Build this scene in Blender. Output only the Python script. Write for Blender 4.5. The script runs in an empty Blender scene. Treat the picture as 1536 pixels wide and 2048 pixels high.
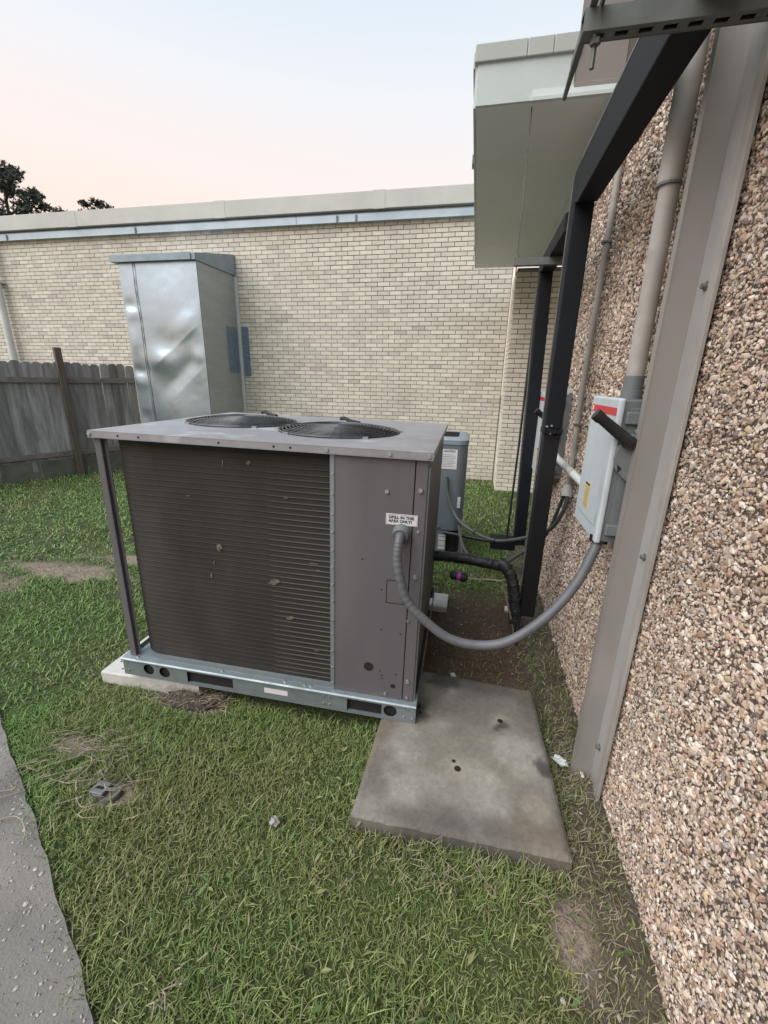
import bpy, bmesh, math, random
import numpy as np
from mathutils import Vector, Matrix, Euler
random.seed(7); RNG = np.random.default_rng(7)
SC = bpy.context.scene
COL = SC.collection
R = math.radians

# ------------------------------------------------------------------ camera
EYE = Vector((0, 0, 1.58))
YAW, PITCH, ROLL, FPX = 0.201257, 0.303730, 0.020525, 835.69
def cam_axes():
    fw = Vector((-math.sin(YAW), math.cos(YAW), 0)); rt = Vector((math.cos(YAW), math.sin(YAW), 0)); up = Vector((0, 0, 1))
    f2 = fw*math.cos(PITCH) - up*math.sin(PITCH); u2 = up*math.cos(PITCH) + fw*math.sin(PITCH)
    return rt*math.cos(ROLL) + u2*math.sin(ROLL), u2*math.cos(ROLL) - rt*math.sin(ROLL), f2
RT, UPV, FW = cam_axes()
cd = bpy.data.cameras.new('camera'); cam = bpy.data.objects.new('camera', cd); COL.objects.link(cam)
cd.sensor_fit = 'HORIZONTAL'; cd.sensor_width = 36; cd.lens = 36*FPX/1536; cd.clip_start = 0.05; cd.clip_end = 500
m3 = Matrix((RT, UPV, -FW)).transposed()
cam.matrix_world = Matrix.Translation(EYE) @ m3.to_4x4()
SC.camera = cam

# ------------------------------------------------------------------ world, sun, exposure
SUN_DIR = Vector((-0.45, -0.44, 0.75)).normalized()
w = bpy.data.worlds.new('World'); SC.world = w; w.use_nodes = True
nt = w.node_tree; nt.nodes.clear()
out = nt.nodes.new('ShaderNodeOutputWorld'); add = nt.nodes.new('ShaderNodeAddShader')
b1 = nt.nodes.new('ShaderNodeBackground'); b2 = nt.nodes.new('ShaderNodeBackground')
sky = nt.nodes.new('ShaderNodeTexSky'); sky.sky_type = 'NISHITA'; sky.sun_disc = False
sky.sun_elevation = math.asin(SUN_DIR.z); sky.sun_rotation = math.atan2(SUN_DIR.x, SUN_DIR.y)
sky.dust_density = 3; sky.air_density = 1.0
b1.inputs['Strength'].default_value = 0.012
tc = nt.nodes.new('ShaderNodeTexCoord'); sep = nt.nodes.new('ShaderNodeSeparateXYZ'); rp = nt.nodes.new('ShaderNodeValToRGB')
nt.links.new(tc.outputs['Generated'], sep.inputs[0]); nt.links.new(sep.outputs['Z'], rp.inputs[0])
els = rp.color_ramp.elements
els[0].position = 0.0; els[0].color = (0.84, 0.62, 0.50, 1)
els[1].position = 1.0; els[1].color = (0.36, 0.54, 0.70, 1)
for p, c in ((0.22, (0.88, 0.70, 0.60, 1)), (0.33, (0.85, 0.76, 0.71, 1)), (0.46, (0.76, 0.77, 0.785, 1)), (0.60, (0.60, 0.70, 0.77, 1))):
    e = els.new(p); e.color = c
mw = nt.nodes.new('ShaderNodeMapRange'); mw.inputs[1].default_value = .1; mw.inputs[2].default_value = -.8; nt.links.new(sep.outputs['X'], mw.inputs[0])
mz = nt.nodes.new('ShaderNodeMapRange'); mz.inputs[1].default_value = .52; mz.inputs[2].default_value = .12; nt.links.new(sep.outputs['Z'], mz.inputs[0])
mm_ = nt.nodes.new('ShaderNodeMath'); mm_.operation = 'MULTIPLY'; mw.inputs[4].default_value = .55; nt.links.new(mw.outputs[0], mm_.inputs[0]); nt.links.new(mz.outputs[0], mm_.inputs[1])
glow = nt.nodes.new('ShaderNodeMix'); glow.data_type = 'RGBA'; nt.links.new(mm_.outputs[0], glow.inputs[0]); nt.links.new(rp.outputs[0], glow.inputs[6]); glow.inputs[7].default_value = (.92, .64, .48, 1)
nt.links.new(sky.outputs[0], b1.inputs['Color']); nt.links.new(glow.outputs[2], b2.inputs['Color'])
b2.inputs['Strength'].default_value = 0.51
nt.links.new(b1.outputs[0], add.inputs[0]); nt.links.new(b2.outputs[0], add.inputs[1]); nt.links.new(add.outputs[0], out.inputs[0])
sd = bpy.data.lights.new('sun', 'SUN'); so = bpy.data.objects.new('sun', sd); COL.objects.link(so)
sd.energy = 1.5; sd.angle = R(60); sd.color = (1.0, 0.965, 0.92)
so.rotation_euler = (-SUN_DIR).to_track_quat('-Z', 'Y').to_euler(); so.location = SUN_DIR*30
SC.view_settings.view_transform = 'Standard'; SC.view_settings.look = 'None'
SC.view_settings.gamma = 1; SC.view_settings.use_curve_mapping = False
SC.view_settings.exposure = 1.15
SC.render.engine = 'CYCLES'; SC.cycles.use_denoising = True; SC.cycles.max_bounces = 6

# ------------------------------------------------------------------ materials
MATS = {}
def mat(name, c, rough=0.6, metal=0.0, c2=None, scale=6.0, detail=4.0, bump=0.0, bscale=None, random_obj=0.0, attr=None, stretch=None, dist=0.01, spec=0.5, band=None, c3=None, scale3=1.0, k3=(.5, .65), obj_coord=False):
    if name in MATS: return MATS[name]
    m = bpy.data.materials.new(name); m.use_nodes = True; n = m.node_tree.nodes; L = m.node_tree.links
    b = n['Principled BSDF']; b.inputs['Roughness'].default_value = rough; b.inputs['Metallic'].default_value = metal
    b.inputs['Specular IOR Level'].default_value = spec
    g = n.new('ShaderNodeTexCoord') if obj_coord else n.new('ShaderNodeNewGeometry')
    src = g.outputs['Object'] if obj_coord else g.outputs['Position']
    if stretch:
        mp = n.new('ShaderNodeMapping'); mp.inputs['Scale'].default_value = stretch; L.new(src, mp.inputs['Vector']); src = mp.outputs[0]
    nz = n.new('ShaderNodeTexNoise'); nz.inputs['Scale'].default_value = scale; nz.inputs['Detail'].default_value = detail; nz.inputs['Roughness'].default_value = .62
    L.new(src, nz.inputs['Vector'])
    col = None
    if attr:
        a = n.new('ShaderNodeAttribute'); a.attribute_name = attr; col = a.outputs['Color']
    else:
        rg = n.new('ShaderNodeRGB'); rg.outputs[0].default_value = (*c, 1); col = rg.outputs[0]
    if c2 is not None:
        mr = n.new('ShaderNodeMapRange'); mr.inputs[1].default_value = .35; mr.inputs[2].default_value = .68; L.new(nz.outputs[0], mr.inputs[0])
        mx = n.new('ShaderNodeMix'); mx.data_type = 'RGBA'; L.new(mr.outputs[0], mx.inputs[0]); L.new(col, mx.inputs[6])
        mx.inputs[7].default_value = (*c2, 1)
        if attr: mx.blend_type = 'MULTIPLY'
        col = mx.outputs[2]
    if c3 is not None:
        n3 = n.new('ShaderNodeTexNoise'); n3.inputs['Scale'].default_value = scale3; n3.inputs['Detail'].default_value = 5; L.new(src, n3.inputs['Vector'])
        m3_ = n.new('ShaderNodeMapRange'); m3_.inputs[1].default_value = k3[0]; m3_.inputs[2].default_value = k3[1]; L.new(n3.outputs[0], m3_.inputs[0])
        mx3 = n.new('ShaderNodeMix'); mx3.data_type = 'RGBA'; L.new(m3_.outputs[0], mx3.inputs[0]); L.new(col, mx3.inputs[6]); mx3.inputs[7].default_value = (*c3, 1); col = mx3.outputs[2]
    if random_obj:
        oi = n.new('ShaderNodeObjectInfo'); hs = n.new('ShaderNodeHueSaturation'); mr2 = n.new('ShaderNodeMapRange')
        mr2.inputs[3].default_value = 1 - random_obj; mr2.inputs[4].default_value = 1 + random_obj*.7
        L.new(oi.outputs['Random'], mr2.inputs[0]); L.new(mr2.outputs[0], hs.inputs['Value']); L.new(col, hs.inputs['Color']); col = hs.outputs[0]
    L.new(col, b.inputs['Base Color'])
    if bump:
        nb = n.new('ShaderNodeTexNoise'); nb.inputs['Scale'].default_value = bscale or scale*4; nb.inputs['Detail'].default_value = 5; L.new(src, nb.inputs['Vector'])
        bp = n.new('ShaderNodeBump'); bp.inputs['Strength'].default_value = bump; bp.inputs['Distance'].default_value = dist
        L.new(nb.outputs[0], bp.inputs['Height']); L.new(bp.outputs[0], b.inputs['Normal'])
    # roughness wear
    if metal > 0.3 or rough < .5:
        mrr = n.new('ShaderNodeMapRange'); mrr.inputs[3].default_value = max(.05, rough-.1); mrr.inputs[4].default_value = min(1, rough+.14)
        L.new(nz.outputs[0], mrr.inputs[0]); L.new(mrr.outputs[0], b.inputs['Roughness'])
    MATS[name] = m
    return m

M_mortar = mat('mortar', (.19, .178, .155), .95, c2=(.26, .245, .215), scale=30, bump=.4)
M_brick = mat('brick_glaze', (.66, .63, .555), .8, c2=(.59, .555, .485), scale=9, bump=.25, bscale=160, random_obj=.13, dist=.004, c3=(.50, .455, .40), scale3=1.1, k3=(.56, .78))
M_brickf = mat('brick_glaze_field', (.6, .53, .41), .8, attr='Col', c2=(.88, .87, .85), scale=9, bump=.25, bscale=160, dist=.004, c3=(.50, .455, .40), scale3=1.1, k3=(.56, .78))
M_fascia = mat('fascia_paint', (.52, .53, .50), .6, c2=(.45, .46, .44), scale=2.5)
M_gutter = mat('gutter_steel', (.44, .52, .58), .5, .3, c2=(.36, .43, .49), scale=3)
M_pebmortar = mat('aggregate_mortar', (.085, .068, .055), .95, c2=(.14, .115, .095), scale=60, bump=.6, bscale=120)
M_pebble = mat('pebble_stone', (.5, .4, .3), .62, attr='Col', c2=(.78, .76, .74), scale=170, detail=3)
M_grass = mat('grass_blade', (.08, .14, .03), .55, attr='Col', spec=.35)
M_soil = mat('soil', (.1, .07, .05), .95, attr='Col', c2=(.62, .6, .56), scale=42, detail=7, bump=.9, bscale=70, dist=.02)
M_conc = mat('pad_concrete', (.185, .172, .155), .9, c2=(.105, .097, .09), scale=4.5, detail=8, bump=.35, bscale=90, dist=.006, c3=(.235, .22, .20), scale3=3.1, k3=(.52, .7))
M_conc2 = mat('pale_concrete', (.56, .55, .52), .9, c2=(.44, .43, .41), scale=6, bump=.3, bscale=80, dist=.006)
M_walk = mat('walk_concrete', (.205, .192, .178), .92, c2=(.145, .137, .13), scale=5, detail=9, bump=.5, bscale=120, dist=.006, c3=(.24, .215, .19), scale3=2.2, k3=(.5, .68))
M_fleck = mat('walk_fleck', (.50, .465, .41), .85, c2=(.30, .28, .25), scale=60)
M_panel = mat('cabinet_paint', (.122, .113, .124), .52, c2=(.105, .098, .108), scale=3, detail=6, c3=(.150, .142, .150), scale3=2.2, k3=(.52, .82), stretch=(1.6, 1.6, .45), bump=.03, bscale=300, dist=.002)
M_lid = mat('lid_paint', (.40, .39, .42), .40, .45, c2=(.29, .285, .305), scale=3.5, detail=8, c3=(.5, .5, .52), scale3=7, k3=(.58, .72))
M_galv = mat('galvanised', (.31, .36, .385), .5, .6, c2=(.23, .275, .30), scale=14, detail=6)
M_coil = mat('coil_fin', (.034, .030, .025), .8, .1, c2=(.024, .0215, .018), scale=5, detail=8, c3=(.056, .051, .046), scale3=2.0, k3=(.55, .75), stretch=(1, 1, .5), obj_coord=True)
M_coilline = mat('coil_tube', (.075, .068, .062), .6, .3, c2=(.06, .055, .05), scale=6)
M_bent = mat('bent_fin', (.20, .182, .14), .7, .2, c2=(.05, .045, .038), scale=55)
M_black = mat('black_wire', (.018, .018, .02), .45)
M_wire = mat('grille_wire', (.085, .085, .09), .32, c2=(.03, .03, .033), scale=12)
M_dark = mat('dark_hollow', (.012, .012, .012), .9)
M_screw = mat('screw_steel', (.6, .6, .6), .35, .9)
M_white = mat('label_white', (.68, .68, .7), .6, c2=(.6, .6, .62), scale=20)
M_ink = mat('label_ink', (.03, .03, .035), .7)
M_inkgrey = mat('label_grey_ink', (.3, .3, .33), .7)
M_red = mat('label_red', (.55, .04, .05), .5)
M_yellow = mat('label_yellow', (.6, .43, .08), .6)
M_conduit = mat('liquidtight', (.125, .13, .145), .5, c2=(.095, .10, .112), scale=10)
M_whip = mat('whip_grey', (.10, .11, .11), .5, c2=(.075, .08, .08), scale=8)
M_pvc = mat('painted_conduit', (.40, .375, .35), .6, c2=(.33, .31, .29), scale=9, c3=(.47, .45, .43), scale3=5)
M_pvcw = mat('pvc_white', (.6, .63, .62), .5, c2=(.5, .53, .52), scale=7)
M_duct = mat('black_duct', (.008, .011, .016), .65, spec=.25, c2=(.006, .008, .011), scale=3, c3=(.016, .015, .016), scale3=4, k3=(.58, .8))
M_post = mat('black_duct_post', (.014, .014, .016), .6, spec=.3, c2=(.009, .009, .011), scale=5, c3=(.06, .04, .032), scale3=6, k3=(.62, .8))
M_chan = mat('channel_paint', (.295, .278, .262), .55, .1, c2=(.25, .237, .225), scale=2.5, stretch=(1, 1, .35), c3=(.34, .325, .31), scale3=3)
M_flange = mat('channel_flange', (.46, .455, .455), .48, .3, c2=(.38, .375, .375), scale=6, stretch=(1, 1, .3))
M_caulk = mat('caulk', (.37, .35, .33), .8, c2=(.27, .255, .24), scale=7, stretch=(1, 1, .4), bump=.3)
M_boxg = mat('disconnect_grey', (.155, .17, .18), .5, c2=(.13, .145, .155), scale=6)
M_cover = mat('disconnect_cover', (.52, .575, .62), .48, c2=(.45, .50, .54), scale=5, stretch=(1, 1, .3), c3=(.33, .37, .40), scale3=7, k3=(.6, .78))
M_strut = mat('strut_steel', (.17, .185, .18), .55, .4, c2=(.12, .13, .125), scale=9)
M_soffit = mat('soffit_paint', (.79, .80, .84), .5, c2=(.73, .745, .785), scale=1.3)
M_canfascia = mat('canopy_fascia', (.55, .62, .62), .5, c2=(.48, .55, .55), scale=2)
M_cap = mat('canopy_cap', (.44, .47, .45), .5, c2=(.39, .42, .40), scale=3)
M_brown = mat('end_panel', (.25, .225, .21), .6, c2=(.22, .20, .185), scale=3)
M_sheet = mat('sheet_metal', (.44, .56, .66), .27, 1.0, c2=(.38, .49, .59), scale=2.2)
M_sheetside = mat('sheet_metal_side', (.40, .43, .43), .5, .6, c2=(.34, .37, .37), scale=2, stretch=(1, 1, 4))
M_hood = mat('hood_steel', (.28, .35, .39), .55, .4, c2=(.23, .29, .33), scale=5)
M_foil = mat('foil_patch', (.26, .34, .42), .35, .7, c2=(.18, .24, .31), scale=22, bump=.8, bscale=30)
M_ac = mat('rear_cabinet', (.165, .20, .225), .5, c2=(.145, .175, .20), scale=3)
M_acrim = mat('rear_rim', (.26, .31, .345), .45, c2=(.22, .27, .30), scale=4)
M_fence = mat('fence_board', (.27, .27, .272), .9, c2=(.145, .143, .142), scale=3.2, detail=8, stretch=(5, 5, .7), bump=.5, bscale=14, random_obj=.32, c3=(.37, .375, .39), scale3=1.7, k3=(.5, .72))
M_rail = mat('fence_rail', (.20, .185, .178), .9, c2=(.12, .11, .105), scale=3, stretch=(4, .8, 6), bump=.4)
M_fpost = mat('fence_post_wood', (.125, .10, .086), .9, c2=(.08, .063, .054), scale=4, stretch=(5, 5, .6), bump=.4, c3=(.11, .09, .078), scale3=3)
M_kick = mat('fence_mossy', (.14, .145, .12), .95, c2=(.08, .085, .068), scale=4, detail=8, bump=.5, random_obj=.25)
M_leaf = mat('hazed_tree_needles', (.062, .078, .066), .8, c2=(.035, .046, .04), scale=.8)  # needle green lightened and greyed, dusk haze put into the colour
M_bark = mat('tree_bark', (.05, .04, .035), .95, c2=(.03, .025, .02), scale=3)
M_ins = mat('pipe_insulation', (.03, .031, .034), .42, c2=(.018, .018, .02), scale=20, bump=.8, bscale=28, dist=.012)
M_inss = mat('pipe_insulation_tape', (.055, .058, .065), .35, c2=(.03, .03, .034), scale=25, bump=.9, bscale=30, dist=.012)
M_copper = mat('copper_line', (.42, .34, .24), .5, .4, c2=(.28, .22, .16), scale=25)
M_purple = mat('drier_band', (.5, .05, .5), .5)
M_paper = mat('litter_paper', (.62, .66, .66), .7, c2=(.45, .48, .48), scale=40)
M_straw = mat('dry_straw', (.36, .31, .23), .9, c2=(.24, .2, .15), scale=20)
M_rust = mat('rust_stain', (.16, .07, .03), .9, c2=(.06, .03, .02), scale=60)

# ------------------------------------------------------------------ mesh helpers
class MB:
    def __init__(s): s.v = []; s.f = []
    def add(s, v, f):
        o = len(s.v); s.v += [tuple(p) for p in v]; s.f += [tuple(i+o for i in q) for q in f]; return s
    def box(s, a, b):
        (x0, y0, z0), (x1, y1, z1) = a, b
        return s.add([(x0,y0,z0),(x1,y0,z0),(x1,y1,z0),(x0,y1,z0),(x0,y0,z1),(x1,y0,z1),(x1,y1,z1),(x0,y1,z1)],
                     [(0,3,2,1),(4,5,6,7),(0,1,5,4),(1,2,6,5),(2,3,7,6),(3,0,4,7)])
    def hexa(s, lo, hi):
        return s.add(list(lo)+list(hi), [(0,3,2,1),(4,5,6,7),(0,1,5,4),(1,2,6,5),(2,3,7,6),(3,0,4,7)])
    def tube(s, path, r, n=12, cap=True, close=False):
        P = [Vector(p) for p in path]; k = len(P); rad = r if hasattr(r, '__len__') else [r]*k
        vs = []; ref = None
        for i in range(k):
            t = (P[(i+1) % k]-P[i-1]) if close else (P[min(i+1, k-1)]-P[max(i-1, 0)])
            t.normalize()
            if ref is None:
                ref = Vector((0, 0, 1)) if abs(t.z) < .9 else Vector((1, 0, 0))
                ref = (ref - t*ref.dot(t)).normalized()
            else:
                ref = (ref - t*ref.dot(t)).normalized()
            bn = t.cross(ref)
            for j in range(n):
                a = 2*math.pi*j/n; vs.append(P[i]+(ref*math.cos(a)+bn*math.sin(a))*rad[i])
        fs = []
        for i in range(k if close else k-1):
            i2 = (i+1) % k
            for j in range(n):
                fs.append((i*n+j, i*n+(j+1) % n, i2*n+(j+1) % n, i2*n+j))
        if cap and not close:
            fs.append(tuple(range(n-1, -1, -1))); fs.append(tuple((k-1)*n+j for j in range(n)))
        return s.add(vs, fs)
    def prism(s, poly, axis, a, b):
        # poly: 2-D points; axis 'x','y','z' extrude between a and b
        def P(p, t): return {'x': (t, p[0], p[1]), 'y': (p[0], t, p[1]), 'z': (p[0], p[1], t)}[axis]
        n = len(poly); v = [P(p, a) for p in poly]+[P(p, b) for p in poly]
        f = [tuple(range(n-1, -1, -1)), tuple(range(n, 2*n))]+[(i, (i+1) % n, n+(i+1) % n, n+i) for i in range(n)]
        return s.add(v, f)
    def holeplate(s, rect, cx, cy, r, fn, t, n=32):
        # rect plate (u0,v0,u1,v1) with circular hole, fn(u,v,d)->xyz, thickness t
        u0, v0, u1, v1 = rect; I = []; O = []
        angs = sorted(set([2*math.pi*i/n for i in range(n)]+[math.atan2(b-cy, a-cx) % (2*math.pi) for a in (u0, u1) for b in (v0, v1)]))
        for a in angs:
            c, q = math.cos(a), math.sin(a); I.append((cx+r*c, cy+r*q))
            k = min([(u1-cx)/c if c > 1e-9 else ((u0-cx)/c if c < -1e-9 else 1e9), (v1-cy)/q if q > 1e-9 else ((v0-cy)/q if q < -1e-9 else 1e9)])
            O.append((cx+k*c, cy+k*q))
        m = len(angs); v = [fn(a, b, 0) for a, b in I]+[fn(a, b, 0) for a, b in O]+[fn(a, b, t) for a, b in I]+[fn(a, b, t) for a, b in O]
        f = []
        for i in range(m):
            j = (i+1) % m
            f += [(i, j, m+j, m+i), (2*m+i, 3*m+i, 3*m+j, 2*m+j), (i, 2*m+i, 2*m+j, j), (m+i, m+j, 3*m+j, 3*m+i)]
        return s.add(v, f)
    def mesh(s, name, off=(0, 0, 0), bevel=0, smooth=False, segs=2):
        me = bpy.data.meshes.new(name)
        me.from_pydata([(p[0]-off[0], p[1]-off[1], p[2]-off[2]) for p in s.v], [], s.f)
        bm = bmesh.new(); bm.from_mesh(me)
        bmesh.ops.recalc_face_normals(bm, faces=bm.faces)
        if bevel:
            bmesh.ops.bevel(bm, geom=[e for e in bm.edges if e.is_manifold and e.calc_face_angle(0) > R(30)], offset=bevel, segments=segs, profile=.5, affect='EDGES', clamp_overlap=True)
        bm.to_mesh(me); bm.free()
        if smooth:
            me.shade_smooth()
            try: me.set_sharp_from_angle(angle=R(38))
            except Exception: pass
        return me
def link(name, me, m, parent=None):
    if m and not me.materials: me.materials.append(m)
    o = bpy.data.objects.new(name, me); COL.objects.link(o)
    if parent: o.parent = parent
    return o
ORG = {}
def thing(name, label, cat, loc=(0, 0, 0), rot=None, group=None, local=False):
    o = bpy.data.objects.new(name, None); COL.objects.link(o); o.location = loc; o.empty_display_size = .1
    if rot: o.rotation_euler = rot
    o['label'] = label; o['category'] = cat
    if group: o['group'] = group
    ORG[o] = (0, 0, 0) if local else tuple(loc)
    return o
def root(o):
    while o.parent: o = o.parent
    return o
def part(name, mb, m, parent, bevel=0, smooth=False, label=None, kind=None, segs=2):
    o = link(name, mb.mesh(name, ORG[root(parent)], bevel, smooth, segs), m, parent)
    if label: o['label'] = label
    if kind: o['kind'] = kind
    return o
def solo(name, mb, m, label, cat, loc, bevel=0, smooth=False, group=None):
    o = link(name, mb.mesh(name, loc, bevel, smooth), m); o.location = loc; o['label'] = label; o['category'] = cat
    if group: o['group'] = group
    return o
def struct(name, me, m):
    o = link(name, me, m); o['kind'] = 'structure'; return o
def bulkmesh(name, V, F, cols=None, m=None, parent=None, smooth=False):
    # V (n,3) array, F (k,3) int array
    me = bpy.data.meshes.new(name); n, k = len(V), len(F)
    me.vertices.add(n); me.vertices.foreach_set('co', np.ascontiguousarray(V, np.float32).ravel())
    me.loops.add(k*3); me.loops.foreach_set('vertex_index', np.ascontiguousarray(F, np.int32).ravel())
    me.polygons.add(k); me.polygons.foreach_set('loop_start', np.arange(0, 3*k, 3, dtype=np.int32))
    me.polygons.foreach_set('loop_total', np.full(k, 3, np.int32))
    me.polygons.foreach_set('use_smooth', np.full(k, bool(smooth)))
    me.update(calc_edges=True)
    if cols is not None:
        a = me.color_attributes.new('Col', 'FLOAT_COLOR', 'POINT'); c = np.ones((n, 4), np.float32); c[:, :3] = cols; a.data.foreach_set('color', c.ravel())
    return link(name, me, m, parent)
def bez(pts, n=8):
    P = [Vector(p) for p in pts]; o = []
    for i in range(len(P)-1):
        p0, p1, p2, p3 = P[max(i-1, 0)], P[i], P[i+1], P[min(i+2, len(P)-1)]
        for k in range(n):
            t = k/n; o.append(.5*((2*p1)+(-p0+p2)*t+(2*p0-5*p1+4*p2-p3)*t*t+(-p0+3*p1-3*p2+p3)*t**3))
    o.append(P[-1]); return o
def vnoise(x, y, s, seed=0):
    x = np.asarray(x, float)*s+seed*17.3; y = np.asarray(y, float)*s+seed*7.7
    xi = np.floor(x).astype(int); yi = np.floor(y).astype(int); fx = x-xi; fy = y-yi; fx = fx*fx*(3-2*fx); fy = fy*fy*(3-2*fy)
    def h(a, b):
        q = np.sin(a*127.1+b*311.7+seed*74.7)*43758.5453; return q-np.floor(q)
    return (h(xi, yi)*(1-fx)+h(xi+1, yi)*fx)*(1-fy)+(h(xi, yi+1)*(1-fx)+h(xi+1, yi+1)*fx)*fy
def fbm(x, y, s, seed=0): return (vnoise(x, y, s, seed)+.5*vnoise(x, y, s*2.1, seed+1)+.25*vnoise(x, y, s*4.3, seed+2))/1.75
def sstep(a, b, x): t = np.clip((np.asarray(x, float)-a)/(b-a), 0, 1); return t*t*(3-2*t)
def pix(p):
    d = Vector(p)-EYE; z = d.dot(FW); return 768+FPX*d.dot(RT)/z, 1024-FPX*d.dot(UPV)/z, z
def text_mesh(body, size, align='LEFT', bold=0.0):
    c = bpy.data.curves.new('t', 'FONT'); c.body = body; c.size = size; c.align_x = align; c.extrude = .0003; c.offset = bold; c.space_line = .95
    o = bpy.data.objects.new('t', c); COL.objects.link(o); bpy.context.view_layer.update()
    me = bpy.data.meshes.new_from_object(o.evaluated_get(bpy.context.evaluated_depsgraph_get())); bpy.data.objects.remove(o); bpy.data.curves.remove(c)
    me.materials.clear(); return me

# ------------------------------------------------------------------ ground
def gz(x, y): return -.12*sstep(-1.8, -5.2, x)*sstep(2.2, 5.6, y)+.034*np.exp(-((np.asarray(y, float)-.98)/.16)**2)*sstep(-.75, -.30, x)*sstep(.75, .5, x)
WALK_A = np.array((-2.128, 1.225)); WALK_B = np.array((-.811, .47))
wd = (WALK_B-WALK_A)/np.linalg.norm(WALK_B-WALK_A); wn = np.array((wd[1], -wd[0]))
if wn @ (np.array((-3, -1))-WALK_A) < 0: wn = -wn
def walkdist(x, y): return (x-WALK_A[0])*wn[0]+(y-WALK_A[1])*wn[1]     # >0: on the walk
def dirt(x, y):
    n = fbm(x, y, 5, 3); n2 = fbm(x, y, 14, 9)
    a = sstep(-.34, -.12, x)*sstep(1.82, 1.98, y)*sstep(3.25, 2.75, y+.4*(n-.5))*sstep(.56, .40, x+.25*(n2-.5))
    return np.clip(a, 0, 1)
def wallstrip(x, y):
    n = fbm(x, y, 6, 5)
    return sstep(.36, .52, x+.25*(n-.5))*sstep(5, 3.6, y)
def sandy(x, y):
    n = fbm(x, y, 7, 11); s = 0
    for cx, cy, rx, ry in ((-3.3, 2.62, .55, .17), (-2.85, 2.95, .55, .12), (-1.6, 1.16, .16, .05), (-1.27, 1.0, .10, .05), (.42, .93, .07, .10), (-1.3, 1.5, .2, .06), (-3.9, 2.3, .5, .2)):
        s = np.maximum(s, sstep(1.25, .55, np.sqrt(((x-cx)/rx)**2+((y-cy)/ry)**2)+1.1*(n-.5)))
    return s
xs = np.concatenate([np.linspace(-60, -9, 18)[:-1], np.linspace(-9, -3, 61)[:-1], np.linspace(-3, .9, 157)[:-1], np.linspace(.9, 60, 16)])
ys = np.concatenate([np.linspace(-60, -.4, 16)[:-1], np.linspace(-.4, 3.6, 161)[:-1], np.linspace(3.6, 8, 45)[:-1], np.linspace(8, 60, 14)])
gx, gy = np.meshgrid(xs, ys); X = gx.ravel(); Y = gy.ravel()
near = sstep(6, 3, np.hypot(X, Y))
Z = gz(X, Y)+near*(.016*(fbm(X, Y, 4, 1)-.5)+.008*(fbm(X, Y, 19, 2)-.5)) - .004
Z = np.where((X > -1.9) & (X < .46) & (Y > 1.05) & (Y < 2.9), np.minimum(Z, 0.0), Z)
g1 = fbm(X, Y, 2.2, 21)[:, None]
C = (1-g1)*np.array((.045, .075, .018))+g1*np.array((.085, .095, .036))
d = dirt(X, Y)[:, None]; n4 = fbm(X, Y, 9, 33)[:, None]
C = C*(1-d)+d*((1-n4)*np.array((.085, .050, .034))+n4*np.array((.15, .105, .075)))
s_ = wallstrip(X, Y)[:, None]; C = C*(1-s_)+s_*((1-n4)*np.array((.07, .058, .04))+n4*np.array((.19, .155, .12)))
s_ = sandy(X, Y)[:, None]; C = C*(1-s_)+s_*np.array((.27, .215, .175))*(.7+.6*n4)
nx, ny = len(xs), len(ys); idx = np.arange(nx*ny).reshape(ny, nx)
q = np.stack([idx[:-1, :-1], idx[:-1, 1:], idx[1:, 1:], idx[1:, :-1]], -1).reshape(-1, 4)
F = np.concatenate([q[:, [0, 1, 2]], q[:, [0, 2, 3]]])
ground = bulkmesh('ground', np.stack([X, Y, Z], 1), F, C, M_soil, smooth=True); ground['kind'] = 'structure'

# walkway lower left
def wp(t, o, z): p = WALK_A+wd*t+wn*o; return (p[0], p[1], z)
mb = MB(); tt = np.linspace(-6, 6, 241)
jag = [.018*(vnoise(t, 0, 9, 4)-.5)+.012*(vnoise(t, 3, 30, 5)-.5) for t in tt]
vs = [wp(t, j, .014) for t, j in zip(tt, jag)]+[wp(t, j-.012, -.04) for t, j in zip(tt, jag)]+[wp(t, 2.2, .016) for t in tt]
n = len(tt); fs = []
for i in range(n-1): fs += [(i, i+1, n+i+1, n+i), (i, 2*n+i, 2*n+i+1, i+1)]
mb.add(vs, fs); walkway = struct('walkway', mb.mesh('walkway'), M_walk)
# aggregate flecks set in the walkway
N = 5200; t = RNG.uniform(-1.6, 2.6, N); o = .012+.95*RNG.random(N)**1.3
base = np.array([(math.cos(a), math.sin(a)) for a in np.arange(6)*math.pi/3])
V = []; F = []
for i in range(N):
    r = RNG.choice((.002, .0035, .0052, .008), p=(.45, .33, .17, .05)); a = RNG.uniform(0, 6.28); el = RNG.uniform(.45, 1)
    ca, sa = math.cos(a), math.sin(a); k = len(V)
    c = wp(t[i], o[i], .0165)
    for b in base:
        u, v = b[0]*r*RNG.uniform(.75, 1.2), b[1]*r*el*RNG.uniform(.75, 1.2); V.append((c[0]+u*ca-v*sa, c[1]+u*sa+v*ca, c[2]-.0008))
    V.append((c[0], c[1], c[2]+.0018))
    F += [(k+j, k+(j+1) % 6, k+6) for j in range(6)]
fl = bulkmesh('aggregate_fleck', np.array(V), np.array(F), None, M_fleck, walkway); fl['kind'] = 'stuff'

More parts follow.
